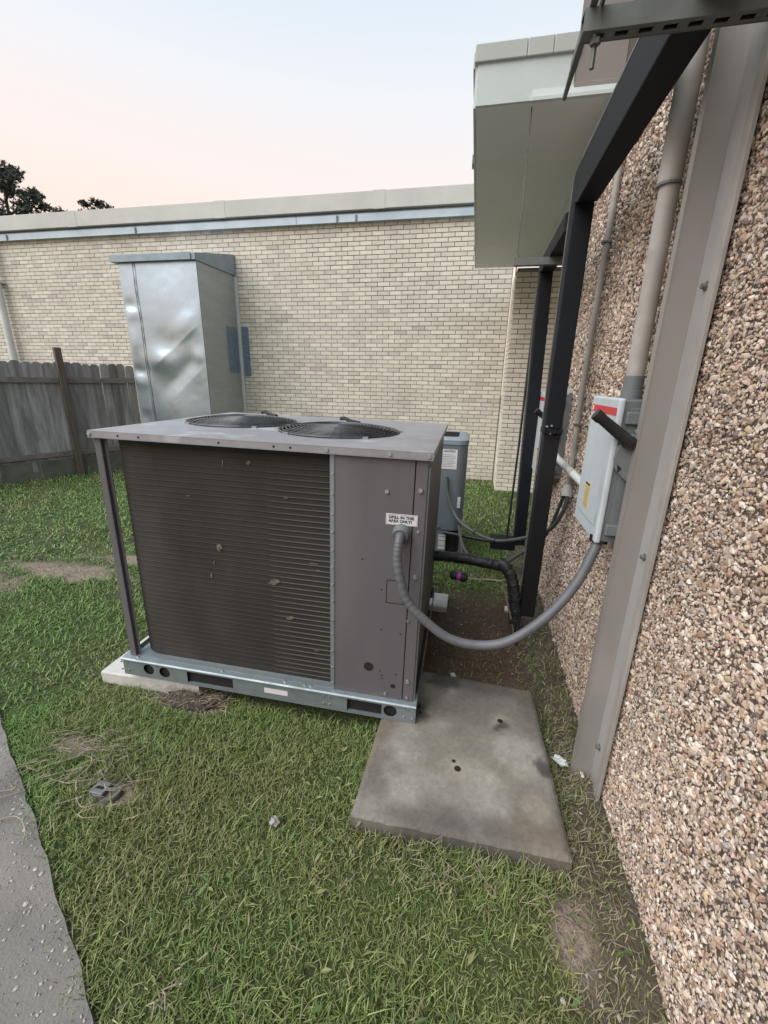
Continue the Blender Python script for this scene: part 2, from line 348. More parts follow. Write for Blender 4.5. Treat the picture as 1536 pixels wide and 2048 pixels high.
# ------------------------------------------------------------------ brick walls
BL, BH, J = .195, .0640, .0085
bmesh_proto = {}
def brick_proto(L, D=.05, key=None):
    k = (round(L, 3), round(D, 3))
    if k not in bmesh_proto:
        m = MB(); h = BH/2-J/2; m.box((-L/2, 0, -h), (L/2, D, h)); bmesh_proto[k] = m.mesh('brick', bevel=.0035, segs=1); bmesh_proto[k].materials.append(M_brick)
    return bmesh_proto[k]
wallY = 7.2
bw = thing('brick_wall', 'long cream brick building wall with pale metal roof edge behind the lawn', 'wall', (-5, wallY, 0))
part('wall_core', MB().box((-16, wallY+.010, -.3), (.405, wallY+.3, 4.2)), M_mortar, bw)
cand = []; ncourse = 61
for r_ in range(-1, ncourse):
    z = r_*BH+BH/2-.005; off = (r_ % 2)*BL/2
    for i in range(-2, 84):
        x = .40-off-BL/2-i*BL
        if x < -15.4: continue
        if x+BL/2 > .402: continue
        cand.append((x, z))
    if off: cand.append((.40-BL/4, z, BL/2))
def vis(x, z):
    u, v, dd = pix((x, wallY, z)); return (-10 < u < 1000) and v > 0 and not (u < 505 and 500 < v) and not (u > 945 and v < 545) and v < 960 and not (v > 820 and u < 930), dd
sc_ = []
for c in cand:
    ok, dd = vis(c[0], c[1]); sc_.append((0 if ok else 1, dd))
order = sorted(range(len(cand)), key=lambda i: sc_[i])
big = set(order[:300])
hV = []; hF = []; hC = []
boxv = np.array([(-1,-1,-1),(1,-1,-1),(1,1,-1),(-1,1,-1),(-1,-1,1),(1,-1,1),(1,1,1),(-1,1,1)], float)
boxf = np.array([(0,1,5),(0,5,4),(1,2,6),(1,6,5),(3,0,4),(3,4,7),(4,5,6),(4,6,7),(0,3,2),(0,2,1)])
for i, c in enumerate(cand):
    L = (c[2] if len(c) > 2 else BL)-J
    jy = RNG.uniform(-.0025, .0025)
    if i in big:
        o = bpy.data.objects.new('brick', brick_proto(L)); COL.objects.link(o); o.parent = bw; o.location = (c[0]+5, jy, c[1]); o.rotation_euler = (0, RNG.normal(0, .0025), RNG.normal(0, .004))
    else:
        v = boxv*np.array((L/2, .025, BH/2-J/2))+np.array((c[0]+5, .025+jy, c[1])); k = len(hV)*8
        hV.append(v); hF.append(boxf+k); q_ = 1-.13+RNG.random()*.22
        hC.append(np.tile((np.array((.66, .63, .555)) if RNG.random() < .93 else np.array((.56, .52, .49)))*q_, (8, 1)))
fo = bulkmesh('brick_field', np.concatenate(hV), np.concatenate(hF), np.concatenate(hC), M_brickf, bw); fo['kind'] = 'stuff'
# roof edge of the brick wall: fascia panels, joint covers, gutter band
x0 = -15.5; k = 0
for a, b in ((-15.5, -10.1), (-10.1, -7.07), (-7.07, -4.23), (-4.23, -1.62), (-1.62, .9)):
    part('fascia_panel', MB().box((a+.003, wallY-.10, 4.03), (b-.003, wallY+.3, 4.262)), M_fascia, bw, bevel=.006)
for x in (-7.07, -4.23, -1.62):
    part('joint_cover', MB().box((x-.09, wallY-.104, 4.025), (x+.09, wallY-.09, 4.266)), M_fascia, bw, bevel=.002)
prof = [(wallY-.005, 3.885), (wallY-.075, 3.885), (wallY-.075, 3.895), (wallY-.067, 3.90), (wallY-.067, 3.985), (wallY-.02, 4.026), (wallY-.005, 4.026)]
for a, b in ((-15.5, -8.55), (-8.55, -5.85), (-5.85, -2.95), (-2.95, .9)):
    part('gutter_band', MB().prism(prof, 'x', a+.003, b-.003), M_gutter, bw)
for x in (-8.55, -5.85, -2.28, -1.98):
    part('gutter_strap', MB().box((x-.014, wallY-.083, 3.886), (x+.014, wallY-.06, 3.975)), M_boxg, bw, bevel=.003)
# side wing return under the canopy
ww = thing('brick_wing_wall', 'brick wing wall with a corner under the canopy soffit', 'wall', (1, 6.5, 0))
part('wall_core', MB().box((.425, 6.512, -.3), (2.4, 7.19, 3.05)), M_mortar, ww)
for r_ in range(-1, 48):
    z = r_*BH+BH/2-.005
    if z > 3.03: continue
    half = r_ % 2; x = .413; first = True
    while x < 1.75:
        L = BL if not (first and half) else BL*.5
        o = bpy.data.objects.new('brick', brick_proto(L-J)); COL.objects.link(o); o.parent = ww; o.location = (x+L/2-J/2-1, RNG.uniform(-.002, .002), z); x += L; first = False
    y = 6.5+(BL/2 if not half else BL)
    while y < 7.19:
        L = min(BL, 7.195-y)
        if L < .03: break
        o = bpy.data.objects.new('brick', brick_proto(L-J)); COL.objects.link(o); o.parent = ww; o.location = (.413-1, y+L/2-6.5, z); o.rotation_euler = (0, 0, -math.pi/2); y += L
# downspout
m = MB().tube([(-8.97, 7.09, 4.0), (-8.97, 7.09, .05)], .062, 16)
ds = thing('downspout', 'pale round downspout pipe running down the brick wall behind the fence', 'downspout', (-8.97, 7.09, 0))
part('pipe', m, M_pvcw, ds, smooth=True)
for z in (3.2, .9): part('pipe_strap', MB().box((-9.06, 7.02, z), (-8.88, 7.2, z+.035)), M_pvcw, ds)

# ------------------------------------------------------------------ pebble wall
WX = .632
pw = thing('pebble_wall', 'tan pebble-dash exposed aggregate wall panel beside the concrete pad', 'wall', (WX, 1.8, 0))
part('wall_panel', MB().box((WX, -2.5, -.3), (WX+.3, 3.72, 4.6)), M_pebmortar, pw)
ico_bm = bmesh.new(); bmesh.ops.create_icosphere(ico_bm, subdivisions=1, radius=1)
IV = np.array([v.co[:] for v in ico_bm.verts]); IF = np.array([[v.index for v in f.verts] for f in ico_bm.faces if f.normal.x < .55]); ico_bm.free()
pal = np.array([(.50,.41,.32),(.58,.50,.41),(.62,.56,.48),(.44,.33,.25),(.34,.23,.165),(.27,.22,.19),(.38,.35,.33),(.66,.62,.56),(.17,.135,.115),(.45,.37,.25),(.50,.37,.31)])
pp = np.array([.17,.16,.12,.12,.09,.07,.08,.06,.04,.05,.04]); pp /= pp.sum()
PV = []; PF = []; PC = []; tot = 0
def pebbles(y0, y1, z0, z1, sp, size):
    global tot
    ny_ = int((y1-y0)/sp); nz_ = int((z1-z0)/(sp*.866))
    gy_, gz_ = np.meshgrid(np.arange(ny_), np.arange(nz_)); gy_ = gy_.ravel().astype(float); gz_ = gz_.ravel().astype(float)
    y = y0+(gy_+.5*(gz_ % 2))*sp+RNG.normal(0, sp*.26, len(gy_)); z = z0+gz_*sp*.866+RNG.normal(0, sp*.26, len(gy_)); n = len(y)
    s = size*np.clip(RNG.lognormal(0, .32, n), .5, 2.1)
    sx = np.stack([s*RNG.uniform(.5, .8, n), s*RNG.uniform(.85, 1.45, n), s*RNG.uniform(.6, .95, n)], 1)
    a = RNG.uniform(0, math.pi, n); ca, sa = np.cos(a), np.sin(a); tl = RNG.normal(0, .3, n)
    jit = 1+RNG.uniform(-.34, .34, (n, 12, 1))
    v = IV[None]*jit*sx[:, None]
    v2 = v.copy(); v2[..., 1] = v[..., 1]*ca[:, None]-v[..., 2]*sa[:, None]; v2[..., 2] = v[..., 1]*sa[:, None]+v[..., 2]*ca[:, None]
    v2[..., 0] = v2[..., 0]+v2[..., 1]*tl[:, None]
    ctr = np.stack([WX-s*.18+RNG.normal(0, .0018, n), y, z], 1)
    v2 += ctr[:, None]
    patch = fbm(y, z, 3.0, 41)
    c = pal[RNG.choice(len(pal), n, p=pp)]*RNG.uniform(.8, 1.15, (n, 1))
    c = c*(.95+.34*patch[:, None])*np.array((1.03, 1.0, 1.01))
    f = IF[None]+(np.arange(n)*12)[:, None, None]+tot
    PV.append(v2.reshape(-1, 3)); PF.append(f.reshape(-1, 3)); PC.append(np.repeat(c, 12, 0)); tot += n*12
pebbles(.30, 1.95, -.02, 2.75, .0093, .0050)
pebbles(1.95, 3.71, -.02, 3.05, .0132, .0069)
V = np.concatenate(PV)-np.array((WX, 1.8, 0))
po = bulkmesh('pebbles', V, np.concatenate(PF), np.concatenate(PC), M_pebble, pw); po['kind'] = 'stuff'

# ------------------------------------------------------------------ canopy
cn = thing('roof_canopy', 'grey metal roof canopy with flat soffit overhanging beside the pebble wall', 'canopy', (.25, 2.96, 3.06))
part('soffit', MB().box((-.124, 2.975, 3.060), (.63, 6.49, 3.075)), M_soffit, cn, bevel=.002)
part('soffit', MB().box((.632, 3.73, 3.059), (2.4, 6.49, 3.075)), M_soffit, cn)
part('roof_deck', MB().box((-.115, 2.985, 3.0755), (2.4, 6.52, 3.30)), M_cap, cn)
part('fascia', MB().box((-.128, 2.960, 3.062), (.384, 2.974, 3.262)), M_canfascia, cn, bevel=.002)
part('fascia', MB().box((-.140, 2.975, 3.060), (-.125, 6.50, 3.262)), M_canfascia, cn, bevel=.002)
for a, b in ((-.146, .128), (.1285, .262), (.2625, .395)):
    part('roof_cap', MB().box((a, 2.945, 3.25), (b-.001, 3.0, 3.328)), M_cap, cn, bevel=.004)
part('roof_cap', MB().box((-.155, 3.001, 3.25), (-.115, 6.5, 3.328)), M_cap, cn, bevel=.004)
part('drip_flashing', MB().prism([(2.935, 3.05), (2.959, 3.05), (2.959, 3.105), (2.952, 3.105), (2.945, 3.07), (2.935, 3.066)], 'x', .176, .62), M_canfascia, cn)
part('end_panel', MB().box((.386, 2.966, 3.106), (.63, 2.984, 4.3)), M_brown, cn)
part('end_trim', MB().box((.384, 2.95, 3.08), (.63, 2.965, 3.118)), M_brown, cn, bevel=.003)
part('edge_bracket', MB().box((-.152, 3.62, 3.063), (-.1415, 3.70, 3.12)), M_boxg, cn)

# ------------------------------------------------------------------ fence
def fx(y): return -7.30+.47*(y-5.08)
fdir = Vector((.47, 1, 0)).normalized(); fnrm = Vector((1, -.47, 0)).normalized(); fang = math.atan2(-fdir.x, fdir.y)
fe = thing('wooden_fence', 'weathered grey picket fence with dog-eared boards and a brown post', 'fence', (fx(5.6), 5.6, -.1), rot=(0, 0, fang), local=True)
L0, L1 = -2.6, 1.70
bl = .142; nb = int((L1-L0)/(bl-.003))+1; proto = None
var = []
for k in range(5):
    hw = bl/2; e = .028+.006*random.random(); top = 1.875+random.uniform(-.012, .012)
    var.append(MB().prism([(-hw, .10), (hw, .10), (hw, top-e), (hw-e*1.2, top), (-hw+e*1.2, top), (-hw, top-e)], 'x', -.016, 0).mesh('board', bevel=.003, segs=1))
    var[-1].materials.append(M_fence)
for i in range(nb):
    y = L0+(i+.5)*(bl-.003)
    o = bpy.data.objects.new('board', var[i % 5]); COL.objects.link(o); o.parent = fe; o.location = (-.006*(i % 2)+RNG.uniform(-.002, .001), y, RNG.uniform(-.012, .012)); o.rotation_euler = (RNG.normal(0, .003), 0, RNG.normal(0, .012))
for z, a, b in ((1.545, L0, .50), (1.545, .60, L1), (.33, L0, .50), (.33, .60, L1)):
    part('rail', MB().box((.003, a, z), (.042, b, z+.085)), M_rail, fe, bevel=.004)
k = 0; y = L0
while y < L1:
    b = min(y+RNG.uniform(.5, .9), L1); part('kick_board', MB().box((-.012+RNG.uniform(-.003, .003), y+.004, -.04), (.001, b-.004, .28)), M_kick, fe, bevel=.003); y = b
for y, h in ((.55, 2.10), (-1.9, 2.06)):
    part('post', MB().box((.004, y-.047, -.1), (.096, y+.047, h)), M_fpost, fe, bevel=.005)

# ------------------------------------------------------------------ sheet metal chase on the brick wall
DX0, DX1, DY = -5.43, -4.115, 6.15
sm = thing('sheet_metal_duct', 'tall dented sheet metal duct chase with sloped hood against the brick wall', 'duct', ((DX0+DX1)/2, DY, -.08))
nx_, nz_ = 70, 130; gx_, gz_ = np.meshgrid(np.linspace(0, 1, nx_), np.linspace(0, 1, nz_)); xx = gx_.ravel(); zz = gz_.ravel()
dep = np.zeros_like(xx)
wx = xx*(DX1-DX0); wz = -.08+zz*3.29
def dent(cx, cz, rx, rz, a, th=0):
    global dep
    c, s = math.cos(th), math.sin(th); u = ((wx-cx)*c+(wz-cz)*s)/rx; v = (-(wx-cx)*s+(wz-cz)*c)/rz; dep += a*np.exp(-(u*u+v*v))
dep += .016*np.sin(np.pi*np.clip((wx-.32)/1.0, 0, 1))*sstep(0, .4, wz)*sstep(3.2, 2.6, wz)
for a in ((.72, 2.05, .28, .20, -.022, .5), (1.05, 2.35, .30, .14, .018, .6), (.52, 1.86, .20, .17, .024, .2), (.95, 1.72, .35, .13, -.02, .7), (1.2, 1.9, .12, .12, .016), (.70, 1.45, .3, .22, -.016, .4), (.9, .95, .4, .3, .012), (.10, 2.62, .12, .08, -.012), (.12, 2.48, .14, .09, .009), (.10, 1.66, .14, .09, -.013), (.12, 1.48, .12, .10, .010), (.10, .95, .1, .10, -.008), (.1, 2.1, .08, .2, .012)): dent(*a)
for (ax, az, bx_, bz_, am, wd2) in ((.40, 1.72, 1.28, 2.35, .011, .11), (.62, 1.2, 1.3, 1.75, .007, .12), (.0, 2.58, .26, 2.50, .005, .04), (.0, 1.60, .26, 1.55, .006, .04)):
    L_ = math.hypot(bx_-ax, bz_-az); ux, uz = (bx_-ax)/L_, (bz_-az)/L_; al = (wx-ax)*ux+(wz-az)*uz; dd = -(wx-ax)*uz+(wz-az)*ux
    dep += am*np.exp(-np.abs(dd)/wd2)*sstep(-.1, .2, al)*sstep(L_+.1, L_-.2, al)
dep += .006*(fbm(wx, wz, 3, 51)-.5)+.0016*(fbm(wx, wz, 11, 52)-.5)
seam = .26+.05*(wz < 5)*0+.012*(vnoise(wz, 0*wz, 2.2, 3)-.5)
dep -= .006*np.exp(-((wx-seam)/.012)**2)
edge = sstep(0, .02, xx)*sstep(1, .985, xx); dep *= edge*.9
idx_ = np.arange(nx_*nz_).reshape(nz_, nx_); qq = np.stack([idx_[:-1, :-1], idx_[:-1, 1:], idx_[1:, 1:], idx_[1:, :-1]], -1).reshape(-1, 4)
cx_, cy_, cz_ = ORG[sm]
fr = bulkmesh('front_sheet', np.stack([DX0+wx-cx_, -dep, wz-cz_], 1), np.concatenate([qq[:, [0, 1, 2]], qq[:, [0, 2, 3]]]), None, M_sheet, sm, smooth=True)
# ragged standing seam
pts = [(DX0+.26+.012*(float(vnoise(z, 0, 2.2, 3))-.5)+random.uniform(-.003, .003), DY-.012-random.uniform(0, .006), z) for z in np.linspace(.1, 3.2, 70)]
part('lap_seam', MB().tube(pts, [.004+random.random()*.004 for _ in pts], 5), M_boxg, sm)
part('side_sheet', MB().box((DX1-.01, DY+.012, -.08), (DX1, wallY-.005, 3.21)), M_sheetside, sm)
part('side_sheet', MB().box((DX0, DY+.012, -.08), (DX0+.01, wallY-.005, 3.21)), M_sheetside, sm)
hood = [(DY-.05, 3.195), (wallY-.01, 3.215), (wallY-.01, 3.53), (DY-.05, 3.285)]
part('hood', MB().prism(hood, 'x', DX0-.075, DX1+.025), M_hood, sm, bevel=.004)
part('hood_lip', MB().box((DX0-.085, DY-.066, 3.195), (DX1-.04, DY-.051, 3.292)), M_hood, sm, bevel=.003)
part('wall_angle', MB().box((DX1+.001, wallY-.05, .0), (DX1+.05, wallY-.008, 3.19)), M_pvcw, sm, bevel=.003)
part('foil_patch', MB().box((DX1+.052, wallY-.012, 1.62), (DX1+.18, wallY-.004, 2.42)), M_foil, sm)
part('foil_patch', MB().box((DX1+.0005, wallY-.40, 1.66), (DX1+.004, wallY-.051, 2.40)), M_foil, sm)

# ------------------------------------------------------------------ concrete pads
def pad(name, corners, z0, z1, m, label, loc):
    c = [Vector((*p, 0)) for p in corners]
    mb = MB(); nn = 14; top = []; 
    ring = []
    for i in range(4):
        for k in range(nn):
            p = c[i].lerp(c[(i+1) % 4], k/nn); j = .0018
            ring.append((p.x+random.uniform(-j, j), p.y+random.uniform(-j, j)))
    ctr = (sum(p.x for p in c)/4, sum(p.y for p in c)/4); N_ = len(ring)
    vs = [(x, y, z0) for x, y in ring]+[(x, y, z1-.007-random.uniform(0, .003)) for x, y in ring]+[(x+(ctr[0]-x)*.014, y+(ctr[1]-y)*.014, z1) for x, y in ring]
    fs = []
    for i in range(N_):
        j = (i+1) % N_; fs += [(i, j, N_+j, N_+i), (N_+i, N_+j, 2*N_+j, 2*N_+i)]
    fs.append(tuple(range(2*N_, 3*N_)))
    mb.add(vs, fs); return solo(name, mb, m, label, 'concrete pad', loc)
PC4 = [np.array(p) for p in ((-.322, 1.075), (.440, 1.088), (.408, 1.905), (-.30, 1.94))]
G = 70; tt_ = np.linspace(0, 1, G); uu, vv = np.meshgrid(tt_, tt_); u_ = uu.ravel()[:, None]; v_ = vv.ravel()[:, None]
XY = (PC4[0]*(1-u_)+PC4[1]*u_)*(1-v_)+(PC4[3]*(1-u_)+PC4[2]*u_)*v_
u_ = u_[:, 0]; v_ = v_[:, 0]; px_, py_ = XY[:, 0], XY[:, 1]
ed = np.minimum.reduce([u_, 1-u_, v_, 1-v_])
n1 = fbm(px_, py_, 5, 101); n2 = fbm(px_, py_, 16, 102); n3 = fbm(px_, py_, 2.6, 103)
zt = .078-.010*sstep(.022, .0, ed)*(1+.9*(n2-.5))-.003*sstep(.03, 0, ed)*(vnoise(px_, py_, 60, 4) > .72)+.0012*(n2-.5)
light = sstep(.40, .66, n1)
pc = np.array((.215, .198, .172))*(1-light[:, None])+np.array((.32, .302, .27))*light[:, None]
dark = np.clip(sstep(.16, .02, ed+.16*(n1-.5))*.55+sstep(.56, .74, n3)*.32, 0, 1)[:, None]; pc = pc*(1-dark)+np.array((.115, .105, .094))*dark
br_ = sstep(.52, .72, fbm(px_, py_, 4, 105))[:, None]*.5; pc = pc*(1-br_)+np.array((.19, .148, .108))*br_
for hx, hy, hr in ((.236, 1.652, .07), (.052, 1.352, .09), (.35, 1.25, .08)):
    q_ = (sstep(hr, hr*.3, np.hypot(px_-hx, py_-hy)+.05*(n2-.5))*.7)[:, None]; pc = pc*(1-q_)+np.array((.31, .285, .24))*q_
for hx, hy, hr in ((-.16, 1.63, .10), (.39, 1.45, .05), (-.05, 1.88, .12), (.25, 1.62, .035)):
    q_ = (sstep(hr, hr*.3, np.hypot(px_-hx, py_-hy)+.10*(n2-.5))*.8)[:, None]; pc = pc*(1-q_)+np.array((.045, .042, .04))*q_
pc = pc*(.80+.24*n2+.16*vnoise(px_, py_, 70, 8))[:, None]
ring = list(range(G))+[k*G+G-1 for k in range(1, G)]+[(G-1)*G+k for k in range(G-2, -1, -1)]+[k*G for k in range(G-2, 0, -1)]
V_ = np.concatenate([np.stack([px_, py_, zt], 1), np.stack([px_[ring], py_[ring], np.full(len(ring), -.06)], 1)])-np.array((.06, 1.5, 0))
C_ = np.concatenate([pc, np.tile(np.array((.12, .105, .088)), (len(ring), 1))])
ii = np.arange(G*G).reshape(G, G); q4 = np.stack([ii[:-1, :-1], ii[:-1, 1:], ii[1:, 1:], ii[1:, :-1]], -1).reshape(-1, 4)
sd_ = []; m_ = len(ring)
for k in range(m_): a_, b_ = ring[k], ring[(k+1) % m_]; sd_ += [(a_, G*G+k, G*G+(k+1) % m_), (a_, G*G+(k+1) % m_, b_)]
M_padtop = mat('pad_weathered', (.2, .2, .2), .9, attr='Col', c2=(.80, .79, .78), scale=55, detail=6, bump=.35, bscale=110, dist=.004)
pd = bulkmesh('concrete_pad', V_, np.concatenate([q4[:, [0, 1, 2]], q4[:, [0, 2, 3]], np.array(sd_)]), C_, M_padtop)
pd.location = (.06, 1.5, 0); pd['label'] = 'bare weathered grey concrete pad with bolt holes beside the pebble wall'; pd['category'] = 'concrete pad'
for x, y, r in ((.236, 1.652, .014), (.052, 1.352, .015), (.035, 1.385, .009), (-.135, 1.62, .010), (-.15, 1.655, .014)):
    m = MB().tube([(x-.06, y-1.5, .0770), (x-.06, y-1.5, .0786)], [r, r*.9], 14); o = link('bolt_hole', m.mesh('bolt_hole'), M_dark, pd)
pad('concrete_pad', [(-1.845, 1.535), (-1.27, 1.55), (-1.27, 2.80), (-1.83, 2.78)], -.06, .066, M_conc2, 'pale concrete slab peeking out from under the cabinet corner post', (-1.3, 2.1, 0))
pv = MB().box((-.34, 2.70, -.02), (-.075, 2.91, .035)); solo('paver_block', pv, M_conc2, 'small pale concrete paver lying on the bare dirt', 'paver', (-.2, 2.8, 0), bevel=.006)

# ------------------------------------------------------------------ big condensing unit (built in its own frame, origin at its front right foot)
U = thing('condensing_unit', 'large rooftop-style condensing unit with brown coil face and two top fans', 'air conditioner', (-.168, 1.5645, .078), rot=Euler((-.0004, .0163, .0198), 'XYZ'), local=True)
W_, D_, H_ = 1.468, 1.164, 1.2508
# lid with two fan openings
LX0, LX1, LY0, LY1 = -W_-.012, .016, -.014, D_+.012
F1 = (-W_/2+.235, D_*.425, .292); F2 = (-W_/2-.365, D_*.545, .285); XM = (F1[0]+F2[0])/2
lid = MB(); fn = lambda u, v, t: (u, v, H_-t)
lid.holeplate((XM, LY0, LX1, LY1), F1[0], F1[1], F1[2], fn, .003, 48); lid.holeplate((LX0, LY0, XM, LY1), F2[0], F2[1], F2[2], fn, .003, 48)
lido = part('lid', lid, M_lid, U)
skirt = MB()
for a, b in (((LX0, LY0, H_-.027), (LX1, LY0+.002, H_-.0035)), ((LX0, LY1-.002, H_-.027), (LX1, LY1, H_-.0035)), ((LX0, LY0+.0022, H_-.027), (LX0+.002, LY1-.0022, H_-.0035)), ((LX1-.002, LY0+.0022, H_-.027), (LX1, LY1-.0022, H_-.0035))): skirt.box(a, b)
part('skirt', skirt, M_lid, lido)
part('skirt_hem', MB().box((LX0, LY0-.003, H_-.0305), (LX1, LY0+.001, H_-.0275)), M_galv, lido)
for k, (fxx, fyy, fr_) in enumerate((F1, F2)):
    part('fan_shroud', MB().tube([(fxx, fyy, H_-.002), (fxx, fyy, H_-.12)], fr_+.001, 40, cap=False), M_black, U, smooth=True)
    fan = part('fan', MB().tube([(fxx, fyy, H_-.16), (fxx, fyy, H_-.06)], .07, 18), M_dark, U, smooth=True)
    for b in range(4):
        a = b*math.pi/2+.4; bm_ = MB(); c, s = math.cos(a), math.sin(a)
        def bp(r, t, z): return (fxx+r*c-t*s, fyy+r*s+t*c, H_+z)
        bm_.hexa([bp(.06, -.05, -.14), bp(.26, -.10, -.13), bp(.26, .08, -.085), bp(.06, .05, -.09)], [bp(.06, -.05, -.137), bp(.26, -.10, -.127), bp(.26, .08, -.082), bp(.06, .05, -.087)])
        part('blade', bm_, M_galv, fan)
    g = MB()
    def gh(r): return H_+.030-.026*(r/(fr_+.012))**3
    for i in range(16):
        r = .035+(fr_+.008-.035)*i/15
        g.tube([(fxx+r*math.cos(2*math.pi*t/44), fyy+r*math.sin(2*math.pi*t/44), gh(r)) for t in range(44)], .0028 if i < 15 else .0045, 4, close=True)
    for i in range(12):
        a = 2*math.pi*i/12+.13; g.tube([(fxx+r*math.cos(a), fyy+r*math.sin(a), gh(r)-.003) for r in np.linspace(.02, fr_+.016, 7)], .003, 4)
    part('fan_grille', g, M_wire, U)
    part('motor_cover', MB().tube([(fxx, fyy, H_+.012), (fxx, fyy, H_+.031)], [.055, .05], 20), M_black, U)
    # cable boot at the rear rim
    a = 1.75 if k == 0 else 1.6
    p = [(fxx+(fr_+.02-.0)*math.cos(a)+dx, fyy+(fr_+.01)*math.sin(a)-dy, H_+dz) for dx, dy, dz in ((-.03, -.01, .03), (.0, 0, .034), (.04, .03, .024), (.10, .06, .018))]
    part('cable_boot', MB().tube(bez(p, 4), .011, 7), M_black, U, smooth=True)
    for a in (-2.2, -.9, .25, 2.9):
        part('grille_clip', MB().box((fxx+(fr_+.016)*math.cos(a)-.012, fyy+(fr_+.016)*math.sin(a)-.008, H_), (fxx+(fr_+.016)*math.cos(a)+.012, fyy+(fr_+.016)*math.sin(a)+.008, H_+.008)), M_galv, U)
# control panel at the right end of the front
PX0 = -.385
part('front_panel', MB().box((PX0, 0, .105), (-.052, .018, H_-.029)), M_panel, U, bevel=.002)
part('panel_return', MB().box((PX0+.0005, .0185, .105), (PX0+.0035, .052, H_-.03)), M_panel, U)
part('panel_edge', MB().box((PX0-.006, -.003, .105), (PX0+.012, -.0005, H_-.031)), M_galv, U)
part('corner_post', MB().box((-.0485, .001, .105), (-.001, .045, H_-.029)), M_panel, U, bevel=.003)
part('side_panel', MB().box((-.018, .046, .09), (-.002, D_*.55, H_-.029)), M_panel, U, bevel=.002)
part('side_panel', MB().box((-.018, D_*.55+.004, .09), (-.002, D_-.004, H_-.029)), M_panel, U, bevel=.002)
part('side_flange', MB().box((-.001, .012, .02), (.006, .03, H_-.06)), M_galv, U)
part('back_panel', MB().box((-.4, D_-.02, .09), (-.002, D_-.002, H_-.029)), M_panel, U)
kx0, kx1, kz0, kz1 = -.142, -.070, .598, .702
kn = MB()
for a, b in (((kx0, -.0009, kz1), (kx1, -.0003, kz1+.003)), ((kx0, -.0009, kz0-.003), (kx1, -.0003, kz0)), ((kx0-.003, -.0009, kz0-.003), (kx0, -.0003, kz1+.003)), ((kx1, -.0009, kz0-.003), (kx1+.003, -.0003, kz1+.003))): kn.box(a, b)
part('knockout_outline', kn, M_dark, U)
def disc(nm, x, z, r, m_, par=None, y=-.0012, dy=.0008, n_=24):
    return part(nm, MB().tube([(x, y, z), (x, y+dy, z)], r, n_), m_, par or U)
disc('open_hole', -.212, .258, .0225, M_dark); disc('open_hole', -.096, .172, .0115, M_dark)
for x, z in ((-.252, .785), (-.10, .745), (-.165, .655), (-.056, .64), (-.16, .46), (-.075, .45), (-.158, .245), (-.085, .238), (-.150, .222), (-.148, .205)): disc('small_hole', x, z, .0035, M_dark, n_=10)
sp_ = None
def screw(x, z, y=-.003, r=.0062):
    global sp_
    if sp_ is None:
        mm = MB().tube([(0, 0, 0), (0, -.0045, 0)], [1.15*.0062, .0062], 8); sp_ = mm.mesh('screw'); sp_.materials.append(M_screw)
    o = bpy.data.objects.new('screw', sp_); COL.objects.link(o); o.parent = U; o.location = (x, y, z); o.scale = (r/.0062,)*3
for z in np.linspace(.14, 1.15, 13): screw(PX0+.003, z+random.uniform(-.012, .012), -.003, .005)
for x, z, r in ((-.158, 1.085, .008), (-.026, 1.10, .009), (-.026, .93, .006), (-.026, .73, .009), (-.045, .52, .006), (-.03, .21, .009), (-.13, .125, .007), (-.03, .122, .006)): screw(x, z, -.0005, r)
for x in (-W_-.002, -.40, -.15, .0): screw(x, H_-.015, LY0-.0005, .0075)
for x in (-1.33, -1.23, -.86, -.62, -.55): disc('skirt_hole', x, H_-.016, .0048, M_dark, y=LY0-.001, n_=12)
# warning label
lb = part('warning_label', MB().box((-.158, -.0016, 1.008-.078+.02), (-.030, -.0004, 1.055-.078+.02)), M_white, U, label='white warning label with black lettering')
for o_, b_ in (((-.156, -.0022, .9515), (-.032, -.0018, .953)), ((-.156, -.0022, .9935), (-.032, -.0018, .995)), ((-.156, -.0022, .953), (-.1548, -.0018, .9935)), ((-.0332, -.0022, .953), (-.032, -.0018, .9935))): part('label_border', MB().box(o_, b_), M_inkgrey, lb)
tm = text_mesh('DRILL IN THIS\nAREA ONLY!', .0165, bold=.0006); tm.transform(Matrix.Translation((-.147, -.0022, .9775)) @ Matrix.Rotation(math.pi/2, 4, 'X')); link('label_text', tm, M_ink, lb)
# left corner post: folded profile
cp = MB()
for a, b in (((-W_+.004, 0, .10), (-W_+.030, .003, H_-.0285)), ((-W_+.030, .0005, .10), (-W_+.034, .020, H_-.0285)), ((-W_+.0345, .017, .10), (-W_+.050, .020, H_-.0285)), ((-W_+.002, .0, .10), (-W_+.0038, .055, H_-.0285))): cp.box(a, b)
part('corner_post', cp, M_panel, U)
part('corner_post', MB().box((-W_+.002, D_-.06, .10), (-W_+.06, D_-.002, H_-.029)), M_panel, U)
